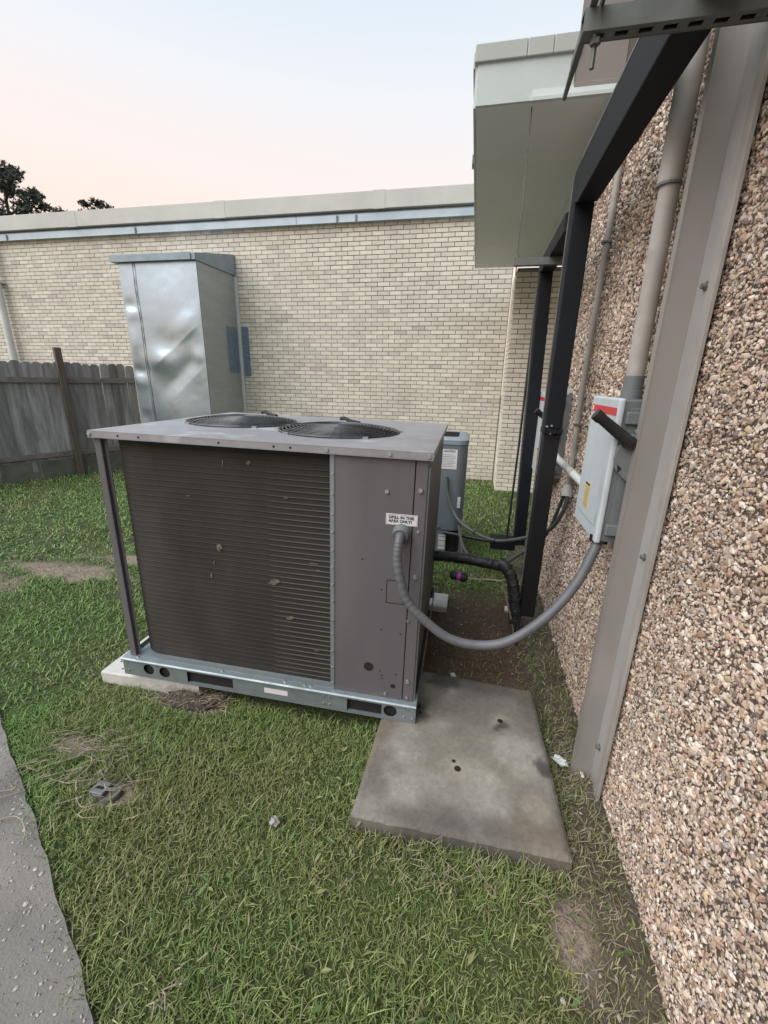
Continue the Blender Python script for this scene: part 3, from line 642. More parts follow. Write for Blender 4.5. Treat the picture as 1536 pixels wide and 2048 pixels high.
# coil: corrugated sheet that bends round the front left corner
path = []
yc, xl, rc = .040, -W_+.010, .14
path += [(PX0+.004, yc), (PX0-.2, yc), (PX0-.45, yc)]
path += [(xl+rc+.3, yc), (xl+rc+.15, yc)]
for k in range(9):
    a = -math.pi/2-k*math.pi/16; path.append((xl+rc+rc*math.cos(a), yc+rc+rc*math.sin(a)))
path += [(xl, yc+rc+.3), (xl, D_-.2), (xl+.05, D_-.07), (xl+.1, D_-.05), (PX0, D_-.05)]
rows = 44; z0_, z1_ = .105, H_-.030; dzr = (z1_-z0_)/rows; prof = []
for r in range(rows):
    zb = z0_+r*dzr; prof += [(zb, 0.0), (zb+dzr*.74, 0.0008), (zb+dzr*.82, -.0030), (zb+dzr*.92, -.0030), (zb+dzr, 0.0)]
nrm = []
for i, p in enumerate(path):
    a = path[max(i-1, 0)]; b = path[min(i+1, len(path)-1)]; t = Vector((b[0]-a[0], b[1]-a[1])).normalized(); nrm.append((-t.y, t.x))
cv = []; cf = []; K = len(prof)
for i, (p, n_) in enumerate(zip(path, nrm)):
    sgn = 1
    for z, o_ in prof: cv.append((p[0]+n_[0]*o_, p[1]+n_[1]*o_, z))
for i in range(len(path)-1):
    for j in range(K-1): cf.append((i*K+j, (i+1)*K+j, (i+1)*K+j+1, i*K+j+1))
# orient so ridges stand proud toward the outside
test = nrm[3]
if test[1] < 0:
    cv = []
    for i, (p, n_) in enumerate(zip(path, nrm)):
        fd_ = (1.0, .75, .5, .42, .42)[min(i, 4)]
        for z, o_ in prof: cv.append((p[0]-n_[0]*o_*fd_, p[1]-n_[1]*o_*fd_, z))
coil = part('coil', MB().add(cv, cf), M_coil, U, label='dark brown finned coil face with bent fin marks')
# end tube hairlines brighter near the panel edge
for r in range(rows):
    zb = z0_+(r+.86)*dzr
    part('coil_tube', MB().tube([(PX0-.002, yc-.0026, zb), (PX0-.10, yc-.0026, zb), (PX0-.30, yc-.0026, zb)], [.0026, .0020, .0008], 4), M_coilline, coil)
for x, z, sx_, sz_ in ((-.93, .745, .017, .026), (-.965, .665, .006, .012), (-.985, .60, .008, .022), (-.67, .605, .030, .020), (-.60, .43, .022, .012), (-.47, .275, .016, .010), (-.76, 1.15, .012, .012), (-.48, .72, .03, .004), (-.46, .69, .015, .004), (-1.06, .98, .008, .003), (-.60, 1.01, .012, .004), (-.88, 1.14, .003, .02)):
    pts_ = []; nseg = 12
    yy = .05 if x > -.6 else .0555
    yy = yc-.0038
    for k in range(nseg):
        a = 2*math.pi*k/nseg; rr = 1+random.uniform(-.3, .3); pts_.append((x+sx_*rr*math.cos(a)*.8+.25*sx_*math.sin(a), yy-.0002, z+sz_*rr*math.sin(a)*.8))
    part('bent_fins', MB().add(pts_+[(x, yy-.001, z)], [(k, (k+1) % nseg, nseg) for k in range(nseg)]), M_bent, coil)
part('coil_pan', MB().box((-W_+.02, .004, .098), (-.05, D_-.01, .104)), M_galv, U)
part('interior_baffle', MB().box((PX0+.01, .06, .11), (PX0+.03, D_-.08, H_-.06)), M_dark, U)
# base rails with fork slots and round holes
BX0, BX1, BZ0, BZ1 = -W_-.030, .018, .0, .098
br = MB(); ffn = lambda u, v, t: (u, -.022+t, v)
def seg(a, b, hole=None):
    if hole: br.holeplate((a, BZ0, b, BZ1-.004), hole[0], hole[1], hole[2], ffn, .003, 28)
    else: br.box((a, -.022, BZ0), (b, -.019, BZ1-.004))
seg(BX0, -1.40); seg(-1.40, -1.305, (-1.352, .050, .030)); seg(-1.305, -1.205, (-1.262, .048, .030)); seg(-1.205, -1.135)
seg(-.885, -.305); seg(-.055, .018)
seg(-.14, -.055, (-.100, .050, .031))
for a, b in ((-1.135, -.885), (-.305, -.14)):
    br.box((a, -.022, BZ0), (b, -.019, .012)); br.box((a, -.022, .078), (b, -.019, BZ1-.004)); br.box((a, -.018, .010), (b, -.009, .013))
rail = part('base_rail', br, M_galv, U)
part('rail_lip', MB().prism([(-.030, BZ1-.010), (-.022, BZ1-.016), (-.022, BZ1-.004), (.055, BZ1+.004), (.055, BZ1+.008), (-.024, BZ1+.002), (-.030, BZ1-.003)], 'x', BX0, BX1), M_galv, rail)
part('base_rail', MB().box((BX1-.004, -.018, 0), (BX1-.001, D_+.01, BZ1-.005)), M_galv, U)
part('base_rail', MB().box((BX0+.001, -.018, 0), (BX0+.004, D_+.01, BZ1-.005)), M_galv, U)
part('base_rail', MB().box((BX0, D_+.011, 0), (BX1, D_+.014, BZ1-.005)), M_galv, U)
part('slot_shade_plate', MB().box((BX0+.005, -.008, .002), (BX1-.005, .0, BZ1-.006)), M_dark, U)  # dark plate added behind the rail, standing in for shade in slots and holes
for x, z in ((-1.505, .075), (-1.47, .078), (-1.505, .03), (-1.47, .028), (-.42, .07), (-.42, .03), (-.39, .07), (-.39, .03), (.004, .075), (.004, .03), (-.035, .075), (-.035, .03)): screw(x, z, -.0225, .005)
part('rail_label', MB().box((-.72, -.0235, .035), (-.60, -.0223, .062)), M_white, rail, label='scuffed pale sticker on the base rail')
for x in (-1.42, -.95, -.62, -.52, -.49): screw(x, BZ1+.006, -.005, .006)

# ------------------------------------------------------------------ flexible conduit from cabinet to disconnect
fc = [(-.245, 1.545, 1.000), (-.246, 1.512, .978), (-.245, 1.492, .895), (-.205, 1.48, .755), (-.126, 1.47, .672), (-.02, 1.465, .606), (.101, 1.465, .595), (.213, 1.47, .634), (.335, 1.50, .738), (.424, 1.535, .862), (.478, 1.575, .985), (.497, 1.60, 1.03)]
FC = bez(fc, 14)
fcn = thing('flexible_conduit', 'thick grey flexible conduit hanging in a loop from the cabinet to a disconnect box', 'conduit', (.1, 1.5, .5))
rad = []
for i, p in enumerate(FC):
    f = 1-sstep(30, 75, i); rad.append(.0255+.0016*f*math.sin(i*2.1))
FC2 = bez(fc, 40); rad = [0.0182+.0004*(1-float(sstep(90, 230, i)))*(1 if (i % 8) < 4 else -1) for i in range(len(FC2))]
part('hose', MB().tube(FC2, rad, 16), M_conduit, fcn, smooth=True)
part('connector', MB().tube([(-.245, 1.572, 1.000), (-.245, 1.556, 1.000), (-.245, 1.552, 1.000), (-.245, 1.535, .994)], [.037, .037, .032, .031], 20), M_boxg, fcn, smooth=True)
part('connector', MB().tube([(.495, 1.597, 1.018), (.498, 1.602, 1.044)], [.031, .033], 18), M_black, fcn, smooth=True)

# ------------------------------------------------------------------ disconnect boxes
def disconnect(loc, full, label, W=.33, H=.515, D=.145):
    # local frame: x toward the wall (cover at 0), y away from the camera, z up
    t = thing('disconnect_box', label, 'electrical box', loc, local=True, group=None)
    part('body', MB().box((.014, .006, .006), (D, W-.006, H-.006)), M_boxg, t, bevel=.004)
    part('side_recess', MB().box((.034, .001, .04), (D-.006, .0055, H-.03)), M_boxg, t, bevel=.002)
    cv_ = MB().prism([(.0, .028), (.028, 0), (W, 0), (W, H), (0, H)], 'x', -.006, .0135)
    cov = part('cover', MB().box((-.008, -.003, 0), (.0135, W+.002, H)), M_cover, t, bevel=.008, segs=3)
    part('cover_score', MB().tube(bez([(-.0083, .30, .055), (-.0083, .06, .055), (-.0083, .035, .07), (-.0083, .033, .10)], 6), .0012, 4), M_boxg, cov)
    part('red_band', MB().box((-.0092, .006, H-.058), (-.0082, W-.012, H-.032)), M_red, cov, label='red band across the top of the cover')
    part('band_mark', MB().box((-.0098, W-.040, H-.054), (-.0093, W-.022, H-.036)), M_white, cov)
    yl = part('yellow_label', MB().box((-.0092, .165, .085), (-.0082, .225, .185)), M_yellow, cov)
    for k in range(6): part('label_line', MB().box((-.0098, .170, .095+k*.013), (-.0093, .215-.008*(k % 3), .0995+k*.013)), M_inkgrey, yl)
    part('label_line', MB().box((-.0098, .166, .176), (-.0093, .224, .184)), M_ink, yl)
    for z in (.055, H-.065):
        la = part('latch', MB().box((.020, -.014, z-.018), (.075, .004, z+.022)), M_boxg, t, bevel=.004)
        part('latch_hook', MB().box((.077, -.010, z-.014), (.098, .004, z+.018)), M_boxg, la, bevel=.003)
        part('latch_gap', MB().box((.0752, -.008, z-.014), (.0768, .003, z+.018)), M_dark, la)
    sh = [(x_-.026, z_+.012) for x_, z_ in ((.030, .305), (.040, .268), (.062, .243), (.085, .225), (.105, .243), (.118, .275), (.118, .36), (.100, .385), (.075, .388), (.050, .368), (.034, .335))]
    pl = part('handle_plate', MB().prism(sh, 'y', -.016, .004), M_boxg, t, bevel=.002)
    part('padlock_slot', MB().prism([(.016, .297), (.032, .284), (.022, .270)], 'y', -.0175, -.0162), M_dark, pl)
    hd = part('handle', MB().tube([(.040, -.026, .372), (.016, -.030, .391), (-.062, -.034, .449), (-.065, -.034, .451), (-.084, -.034, .465)], [.021, .0195, .0175, .0200, .0195], 16), M_black, t, smooth=True)
    part('handle_hub', MB().tube([(.038, .0, .374), (.038, -.040, .374)], [.024, .021], 16), M_black, hd, smooth=True)
    part('handle_bolt', MB().tube([(.056, -.016, .412), (.056, -.026, .412)], .007, 8), M_screw, pl)
    part('mount_ear', MB().box((D-.045, .02, H+.001), (D-.003, .10, H+.028)), M_cover, t, bevel=.004)
    return t
dA = disconnect((.478, 1.562, 1.026), True, 'grey disconnect box with big flexible conduit hanging from its base')
dB = disconnect((.487, 3.02, .95), False, 'second grey disconnect box half hidden behind the black posts', W=.45, H=.575)

# conduits on the wall
vc = thing('wall_conduit', 'wide pale vertical conduit pipe rising from the top of a disconnect box', 'conduit', (.56, 1.75, 1.54))
part('pipe', MB().tube([(.563, 1.75, 1.60), (.556, 1.75, 3.02)], .030, 20), M_pvc, vc, smooth=True)
part('sleeve', MB().tube([(.556, 1.75, 2.20), (.5555, 1.75, 3.03)], .0345, 20), M_pvc, vc, smooth=True)
part('coupling_ring', MB().tube([(.556, 1.75, 2.195), (.556, 1.75, 2.203)], .037, 20), M_boxg, vc)
part('hub_fitting', MB().tube([(.563, 1.75, 1.535), (.563, 1.75, 1.565), (.563, 1.75, 1.566), (.563, 1.75, 1.615)], [.036, .036, .033, .033], 18), M_boxg, vc, smooth=True)
tcn = thing('wall_conduit', 'slim pale vertical conduit strapped to the pebble wall between two boxes', 'conduit', (.605, 2.67, .95))
part('pipe', MB().tube([(.603, 2.66, .96), (.603, 2.69, 1.5), (.603, 2.66, 2.2), (.603, 2.62, 3.04)], .0155, 14), M_pvc, tcn, smooth=True)
for z, y in ((1.35, 2.685), (2.28, 2.66)):
    part('strap', MB().box((.583, y-.022, z), (.63, y+.022, z+.014)), M_boxg, tcn, bevel=.003)
part('taped_fitting', MB().tube([(.602, 2.655, 1.0), (.60, 2.65, .965), (.597, 2.64, .93)], [.019, .030, .034], 12), M_pvcw, tcn, smooth=True)
hc = thing('link_conduit', 'short pale horizontal conduit joining the two disconnect boxes', 'conduit', (.565, 2.4, 1.11))
part('pipe', MB().tube([(.565, 1.88, 1.105), (.565, 3.03, 1.118)], .021, 16), M_pvcw, hc, smooth=True)
part('collar', MB().tube([(.565, 2.42, 1.111), (.565, 2.455, 1.1115)], .0255, 16), M_pvc, hc, smooth=True)
part('collar', MB().tube([(.565, 2.985, 1.1175), (.565, 3.025, 1.118)], .026, 16), M_pvcw, hc, smooth=True)

# ------------------------------------------------------------------ beige channel on the wall
ch = thing('wall_channel', 'tall beige steel channel screwed to the pebble wall from ground to roof', 'channel', (.58, 1.5, 0))
part('web', MB().box((.535, 1.518, -.02), (.611, 1.522, 4.5)), M_chan, ch)
part('lip', MB().box((.533, 1.5165, -.02), (.537, 1.545, 4.5)), M_chan, ch)
part('return_leg', MB().box((.609, 1.440, -.035), (.6135, 1.5175, 4.5)), M_flange, ch)
part('edge_strip', MB().box((.603, 1.404, -.045), (.6155, 1.4397, 4.5)), M_caulk, ch, bevel=.002)
for y, z in ((1.462, 1.851), (1.468, 1.025), (1.49, .178), (1.465, 2.6)):
    part('lag_screw', MB().tube([(.609, y, z), (.607, y, z), (.606, y, z), (.596, y, z)], [.014, .014, .0085, .0075], 8), M_strut, ch)

# ------------------------------------------------------------------ black ducts
A = thing('black_line_duct', 'black square duct rising in front of the boxes and bending along the wall overhead', 'duct', (.43, 2.5, .18))
XL, XR, YF, YB = .390, .474, 2.455, 2.555
part('post', MB().box((XL, YF, .18), (XR, YB, 1.325)), M_post, A, bevel=.004)
part('post', MB().box((XL-.003, YF-.003, 1.345), (XR+.003, YB+.003, 2.40)), M_duct, A, bevel=.004)
part('coupling', MB().box((XL-.008, YF-.010, 1.322), (XR+.008, YB+.006, 1.348)), M_post, A, bevel=.003)
for i in range(9):
    x = XL-.002+random.random()*(XR-XL); z = 1.335+random.uniform(-.03, .03); part('screw_head', MB().tube([(x, YF-.008, z), (x, YF-.019, z)], [.008, .005], 7), M_post if i % 3 else M_screw, A)
# elbow + overhead run
el = MB().prism([(YB+.003, 2.4005), (YF-.003, 2.4005), (YF-.06, 2.383), (YF-.06, 2.555), (YB-.03, 2.555), (YB+.003, 2.52)], 'x', XL-.003, XR+.003)
part('elbow', el, M_duct, A, bevel=.003)
part('overhead_run', MB().box((XL-.003, .05, 2.382), (XR+.003, YF-.0605, 2.556)), M_duct, A, bevel=.005)
part('seam_bead', MB().box((XL-.0045, .05, 2.548), (XL+.012, YF-.06, 2.5585)), M_strut, A)
part('edge_bead', MB().box((XL-.006, YB-.006, .2), (XL-.001, YB+.006, 2.50)), M_rail, A)
B = thing('black_line_duct', 'rear black duct standing nearer the brick wing with a thin rod at its side', 'duct', (.42, 3.3, .32))
y0b, y1b = 3.39, 3.475
def bxm(z): return .416+(.368-.416)*(z-.3)/(2.05)
lo = [(bxm(.3), y0b, .30), (bxm(.3)+.086, y0b, .30), (bxm(.3)+.086, y1b, .30), (bxm(.3), y1b, .30)]
hi = [(bxm(2.2), y0b, 2.318), (bxm(2.2)+.086, y0b, 2.318), (bxm(2.2)+.086, y1b, 2.318), (bxm(2.2), y1b, 2.318)]
part('post', MB().hexa(lo, hi), M_duct, B, bevel=.004)
part('elbow', MB().prism([(y1b, 2.3185), (y0b, 2.3185), (y0b-.05, 2.312), (y0b-.05, 2.40), (y1b-.03, 2.40), (y1b, 2.38)], 'x', .370, .457), M_duct, B, bevel=.003)
part('overhead_run', MB().hexa([(.370, 2.56, 2.312), (.457, 2.56, 2.312), (.457, y0b-.0505, 2.312), (.370, y0b-.0505, 2.312)], [(.370, 2.56, 2.40), (.457, 2.56, 2.40), (.457, y0b-.0505, 2.40), (.370, y0b-.0505, 2.40)]), M_duct, B, bevel=.004)
part('edge_bead', MB().hexa([(bxm(.3)-.006, y1b-.006, .32), (bxm(.3), y1b-.006, .32), (bxm(.3), y1b+.006, .32), (bxm(.3)-.006, y1b+.006, .32)], [(bxm(2.2)-.006, y1b-.006, 2.22), (bxm(2.2), y1b-.006, 2.22), (bxm(2.2), y1b+.006, 2.22), (bxm(2.2)-.006, y1b+.006, 2.22)]), M_strut, B)
part('floor_run', MB().box((.225, 3.37, .255), (.425, 3.50, .345)), M_duct, B, bevel=.006)
part('floor_run', MB().tube([(.23, 3.43, .30), (-.18, 3.58, .29)], .016, 10), M_black, B, smooth=True)
part('side_rod', MB().tube([(.378, 3.50, 2.20), (.372, 3.47, 1.1), (.356, 3.43, .34), (.353, 3.42, .26)], .0085, 8), M_black, B, smooth=True)

# struts that carry the ducts
def strut(loc, x0, x1, y, z, label, grp=None, tilt=0):
    t = thing('support_strut', label, 'strut', loc)
    m = MB(); b = .041
    # perforated channel open at the bottom: two sides, slotted top and slotted bottom
    m.box((x0, y, z-.041), (x1, y+.0025, z)); m.box((x0, y+b-.0025, z-.041), (x1, y+b, z))
    part('side_walls', m, M_strut, t)
    bt = MB(); x = x0; s = .0
    bt.box((x0, y+.0026, z-.0405), (x1, y+.013, z-.038)); bt.box((x0, y+b-.013, z-.0405), (x1, y+b-.0026, z-.038))
    k = x0
    while k < x1: bt.box((k, y+.0131, z-.0405), (min(k+.022, x1), y+b-.0131, z-.038)); k += .05
    part('slotted_face', bt, M_strut, t)
    part('closed_face', MB().box((x0, y+.0026, z-.0025), (x1, y+b-.0026, z-.0002)), M_dark, t)
    return t
s1 = strut((.4, 1.30, 2.34), .172, .63, 1.285, 2.381, 'slotted steel strut bracket under the overhead black duct beside the channel')
part('bolt', MB().tube([(.205, 1.305, 2.39), (.205, 1.312, 2.285)], .0055, 8), M_strut, s1)
part('nut', MB().tube([(.205, 1.305, 2.335), (.205, 1.306, 2.325)], .012, 6), M_strut, s1)
s2 = strut((.3, 3.0, 2.27), .172, .47, 2.99, 2.3115, 'short grey strut hung on a thin rod under the canopy')
for o in s2.children: pass
rod = thing('hanger_rod', 'thin threaded rod hanging from the canopy soffit to a strut', 'rod', (.187, 3.012, 2.3))
part('rod', MB().tube([(.187, 3.012, 2.22), (.182, 3.012, 3.062)], .0034, 6), M_strut, rod)
part('nut', MB().tube([(.187, 3.012, 2.3125), (.187, 3.012, 2.33)], .011, 6), M_strut, rod)
sb = thing('strut_rail', 'slim steel rail lying on the strut and pointing at the canopy', 'rail', (.2, 1.6, 2.39))
part('rail_bar', MB().box((.180, .2, 2.3815), (.196, 1.50, 2.406)), M_strut, sb, bevel=.003)
part('rail_bar', MB().box((.2035, .2, 2.3815), (.210, 1.40, 2.40)), M_strut, sb)
part('rail_tip', MB().tube([(.188, 1.498, 2.39), (.186, 1.60, 2.378)], [.008, .006], 8), M_strut, sb)

# ------------------------------------------------------------------ rear air conditioner
ra = thing('rear_air_conditioner', 'smaller slate-grey air conditioner with rounded top grille behind the large unit', 'air conditioner', (-.32, 3.9, .05))
def rrect(x0, y0, x1, y1, r, n=6):
    P = []
    for cx, cy, a0 in ((x1-r, y0+r, -90), (x1-r, y1-r, 0), (x0+r, y1-r, 90), (x0+r, y0+r, 180)):
        for k in range(n+1): a = R(a0+90*k/n); P.append((cx+r*math.cos(a), cy+r*math.sin(a)))
    return P
rx0, rx1, ry0, ry1 = -.64, -.022, 3.60, 4.18
part('cabinet', MB().prism(rrect(rx0, ry0, rx1, ry1, .085), 'z', .305, 1.075), M_ac, ra, smooth=True)
rim = MB(); oP = rrect(rx0-.006, ry0-.006, rx1+.006, ry1+.006, .09); oP2 = rrect(rx0+.02, ry0+.02, rx1-.02, ry1-.02, .075); iP = rrect(rx0+.085, ry0+.085, rx1-.085, ry1-.085, .05); n = len(oP)
v = [(x, y, 1.0755) for x, y in oP]+[(x, y, 1.112) for x, y in oP]+[(x, y, 1.130) for x, y in oP2]+[(x, y, 1.132) for x, y in iP]+[(x, y, 1.112) for x, y in iP]
f = []
for l in range(4):
    for i in range(n): j = (i+1) % n; f.append((l*n+i, l*n+j, (l+1)*n+j, (l+1)*n+i))
f.append(tuple(range(n-1, -1, -1)))
part('top_rim', rim.add(v, f), M_acrim, ra, smooth=True)
part('grille_well', MB().prism(iP, 'z', 1.100, 1.1135), M_dark, ra)
gr = MB()
for x in np.arange(rx0+.09, rx1-.085, .017): gr.box((x-.0022, ry0+.088, 1.1215), (x+.0022, ry1-.088, 1.126))
for y in np.arange(ry0+.09, ry1-.085, .028): gr.box((rx0+.088, y-.0022, 1.1262), (rx1-.088, y+.0022, 1.130))
part('top_grille', gr, M_black, ra)
part('cabinet_seam', MB().box((-.262, ry0-.0022, .305), (-.258, ry0-.0005, 1.075)), M_dark, ra)
l1 = part('caution_label', MB().box((-.243, ry0-.003, .865), (-.105, ry0-.0015, 1.035)), M_white, ra)
tm = text_mesh('CAUTION', .022, 'CENTER', .0004); tm.transform(Matrix.Translation((-.174+.32, ry0-.0036-3.9, 1.012-.05)) @ Matrix.Rotation(math.pi/2, 4, 'X')); link('label_text', tm, M_ink, l1)
for k in range(8): part('label_line', MB().box((-.232, ry0-.0038, .885+k*.0145), (-.118-.02*(k % 3 == 1), ry0-.0032, .889+k*.0145)), M_inkgrey, l1)
l2 = part('data_label', MB().box((-.36, ry0-.003, .865), (-.27, ry0-.0015, 1.035)), M_white, ra)
for k in range(10): part('label_line', MB().box((-.352, ry0-.0038, .88+k*.0145), (-.28, ry0-.0032, .884+k*.0145)), M_inkgrey, l2)
part('code_label', MB().box((-.078, ry0+.001, .52), (-.052, ry0+.006, .62)), M_white, ra)
part('lower_panel', MB().box((-.5, ry0+.004, .085), (-.155, ry0+.02, .304)), M_ac, ra, bevel=.003)
for x in (-.345, -.225):
    s = part('rating_label', MB().box((x, ry0+.001, .115), (x+.062, ry0+.0035, .255)), M_white, ra)
    for z in (.15, .20, .24): part('label_line', MB().box((x+.004, ry0+.0002, z), (x+.058, ry0+.0008, z+.004)), M_ink, s)
part('base_pan', MB().prism(rrect(rx0+.02, ry0+.025, rx1-.02, ry1-.02, .06), 'z', .085, .304), M_dark, ra)
part('base_frame', MB().box((rx0-.02, ry0-.03, .06), (rx1+.01, ry1+.02, .084)), M_boxg, ra, bevel=.004)
for x, y in ((rx0+.04, ry0+.04), (rx1-.09, ry0+.04), (rx0+.04, ry1-.09), (rx1-.09, ry1-.09)): part('foot', MB().box((x, y, -.02), (x+.05, y+.05, .0605)), M_black, ra)
part('cabinet_bolt', MB().tube([(-.232, ry0-.001, .335), (-.232, ry0-.012, .335)], .009, 8), M_screw, ra)

# whips
def hose(name, pts, r, m_, label, cat, ties=()):
    P = bez(pts, 8); mb_ = MB().tube(P, r, 10); t = thing(name, label, cat, pts[len(pts)//2]); part('hose', mb_, m_, t, smooth=True)
    for k in ties:
        d_ = (P[k+1]-P[k]).normalized(); part('cable_tie', MB().tube([P[k]-d_*.004, P[k]+d_*.004], r*1.25, 10), M_black, t)
    return t
hose('power_whip', [(.597, 2.63, .955), (.594, 2.63, .86), (.56, 2.68, .73), (.52, 2.74, .66), (.42, 2.85, .565), (.24, 3.05, .45), (.07, 3.28, .43), (-.07, 3.48, .47), (-.16, 3.56, .64), (-.185, 3.585, .80)], .0135, M_whip, 'grey power whip sagging from the slim conduit to the rear air conditioner', 'cable', ties=(40, 47))
hose('control_whip', [(.585, 2.65, .95), (.57, 2.70, .82), (.545, 2.74, .68), (.50, 2.80, .55), (.40, 2.86, .44), (.26, 2.92, .30), (.10, 3.0, .28), (.0, 3.2, .33), (-.05, 3.6, .35)], .0115, M_whip, 'thinner dark whip hanging low from the taped conduit fitting', 'cable')
hose('loose_cable', [(.33, 2.74, .33), (.22, 2.78, .245), (.10, 2.86, .25), (.02, 3.0, .30), (-.02, 3.3, .33), (-.03, 3.585, .33)], .0075, M_whip, 'loose thin grey cable sagging above the bare dirt', 'cable')

# insulated refrigerant line
il = thing('insulated_pipe', 'black insulated refrigerant pipe wrapped in shiny tape reaching the black duct', 'pipe', (.1, 2.55, .45))
P = bez([(-.20, 2.57, .485), (0, 2.56, .49), (.18, 2.55, .475), (.262, 2.545, .468)], 12)
part('insulation', MB().tube(P, [.034+random.uniform(-.003, .003) for _ in P], 12), M_ins, il, smooth=True)
P = bez([(.235, 2.55, .488), (.285, 2.53, .465), (.325, 2.51, .39), (.350, 2.50, .27), (.362, 2.50, .14)], 12)
part('elbow_wrap', MB().tube(P, [.034+random.uniform(-.004, .004) for _ in P], 12), M_inss, il, smooth=True)
for k in range(11):
    i = 4+k*4
    if i+1 < len(P):
        d_ = (P[i+1]-P[i]).normalized(); part('tape_wrap', MB().tube([P[i]-d_*.010, P[i]+d_*.010], .0385, 12), M_inss if k % 2 else M_ins, il, smooth=True)
part('tail_pipe', MB().tube(bez([(.385, 2.48, .22), (.384, 2.47, .12), (.375, 2.42, -.02)], 6), .016, 10), M_black, il, smooth=True)
ll = thing('liquid_line', 'thin copper liquid line with a black filter drier banded in magenta', 'pipe', (0, 2.4, .43))
part('copper_pipe', MB().tube(bez([(-.21, 2.42, .438), (-.045, 2.40, .440), (.04, 2.40, .428), (.235, 2.40, .436), (.252, 2.40, .428), (.262, 2.40, .40), (.328, 2.40, .19), (.356, 2.40, .08), (.365, 2.40, -.02)], 8), .0052, 8), M_copper, ll, smooth=True)
fd = part('filter_drier', MB().tube([(-.062, 2.403, .440), (-.052, 2.402, .440), (-.044, 2.402, .4395), (.030, 2.40, .4305), (.037, 2.40, .4300), (.047, 2.40, .4295)], [.012, .026, .0272, .0272, .026, .012], 18), M_black, ll, smooth=True)
part('colour_band', MB().tube([(-.020, 2.4015, .4370), (.002, 2.4008, .4343)], .0276, 18), M_purple, fd, smooth=True)
part('pipe_clamp', MB().box((.318, 2.385, .155), (.366, 2.42, .185)), M_black, ll, bevel=.004)

# ------------------------------------------------------------------ trees beyond the roof
def tree(loc, h, seed, label, clumps, spread):
    rg = np.random.default_rng(seed); t = thing('pine_tree', label, 'tree', loc)
    x, y, z = loc
    tr = MB(); lean = (rg.uniform(-.4, .4), rg.uniform(-.4, .4))
    tr.tube([(x+lean[0]*k/8+.12*math.sin(k), y, z+h*k/8*.97) for k in range(9)], [.28*(1-k/9.5) for k in range(9)], 8)
    V = []; F = []
    for cx, cz, cr, nl in clumps:
        cyy = rg.uniform(-1, 1)*cr*1.2
        c = np.array((x+cx, y+cyy, z+cz))
        # limb from the trunk
        kz = max(.2*h, cz-abs(cx)*.55-.3); tr.tube([(x+lean[0]*kz/h, y, z+kz), (x+cx*.5, y+cyy*.5, z+kz+(cz-kz)*.4), tuple(c)], [.085, .06, .02], 6)
        for s in range(int(nl*.75)):
            dv = rg.normal(0, 1, 3); dv /= np.linalg.norm(dv); p = c+dv*np.array((1.15, 1.1, .62))*cr*.85*rg.random()**.5
            a = rg.normal(0, 1, 3); a /= np.linalg.norm(a); a[2] = abs(a[2])*.8; b = np.cross(a, rg.normal(0, 1, 3)); b /= np.linalg.norm(b)+1e-9
            L = rg.uniform(.16, .36)*spread; w_ = rg.uniform(.05, .10)*spread; k = len(V)
            V += [p-b*w_, p+b*w_, p+a*L]; F.append((k, k+1, k+2))
            V += [p+a*L*.3-b*w_*1.6, p+a*L*.3+b*w_*.3, p+a*L*.9+b*w_*1.8]; F.append((k+3, k+4, k+5))
    part('trunk', tr, M_bark, t, smooth=True)
    bulkmesh('crown', np.array(V)-np.array(loc), np.array(F), None, M_leaf, t)
tree((-29.2, 25, -.05), 14.0, 3, 'broad dark pine tree with open branches rising above the brick wall roof edge', [(-.2,13.6,.7,190),(.5,13.3,.55,120),(-.9,13.4,.7,160),(-1.8,13.0,.8,190),(1.0,12.75,.5,110),(-.4,12.6,.75,190),(.5,12.35,.6,130),(1.5,12.2,.55,130),(-1.6,11.9,.8,180),(1.95,11.75,.6,150),(.9,11.6,.7,180),(-.5,11.5,.5,90),(2.5,11.35,.5,120),(1.6,11.0,.7,170),(-1.6,10.8,.9,200),(.2,10.8,.7,140),(2.75,10.7,.45,100),(3.4,11.0,.42,110),(3.75,10.75,.38,80),(3.2,10.3,.6,120),(2.1,10.2,.9,200),(0,10.1,1.0,200),(-2.8,12.2,.9,180),(-3,10.9,1,200),(1.2,9.4,1.2,220),(-1.4,9.4,1.2,220)], 1.0)
tree((-22.95, 25, -.25), 11.9, 9, 'smaller rounded dark tree crown just showing over the brick wall', [(0,11.6,.42,110),(.5,11.35,.35,80),(-.5,11.4,.38,90),(.95,11.1,.42,90),(-.95,11.05,.42,100),(-1.3,10.85,.4,90),(0,11.1,.5,120),(1.35,10.85,.36,70),(.45,10.8,.5,120),(-.5,10.75,.55,140),(1.0,10.5,.6,120),(-1.2,10.4,.6,120),(0,10.3,.7,160),(1.5,10.1,.6,110),(0,9.6,1,180),(1.2,9.4,.9,140),(-1.2,9.4,.9,140)], .85)

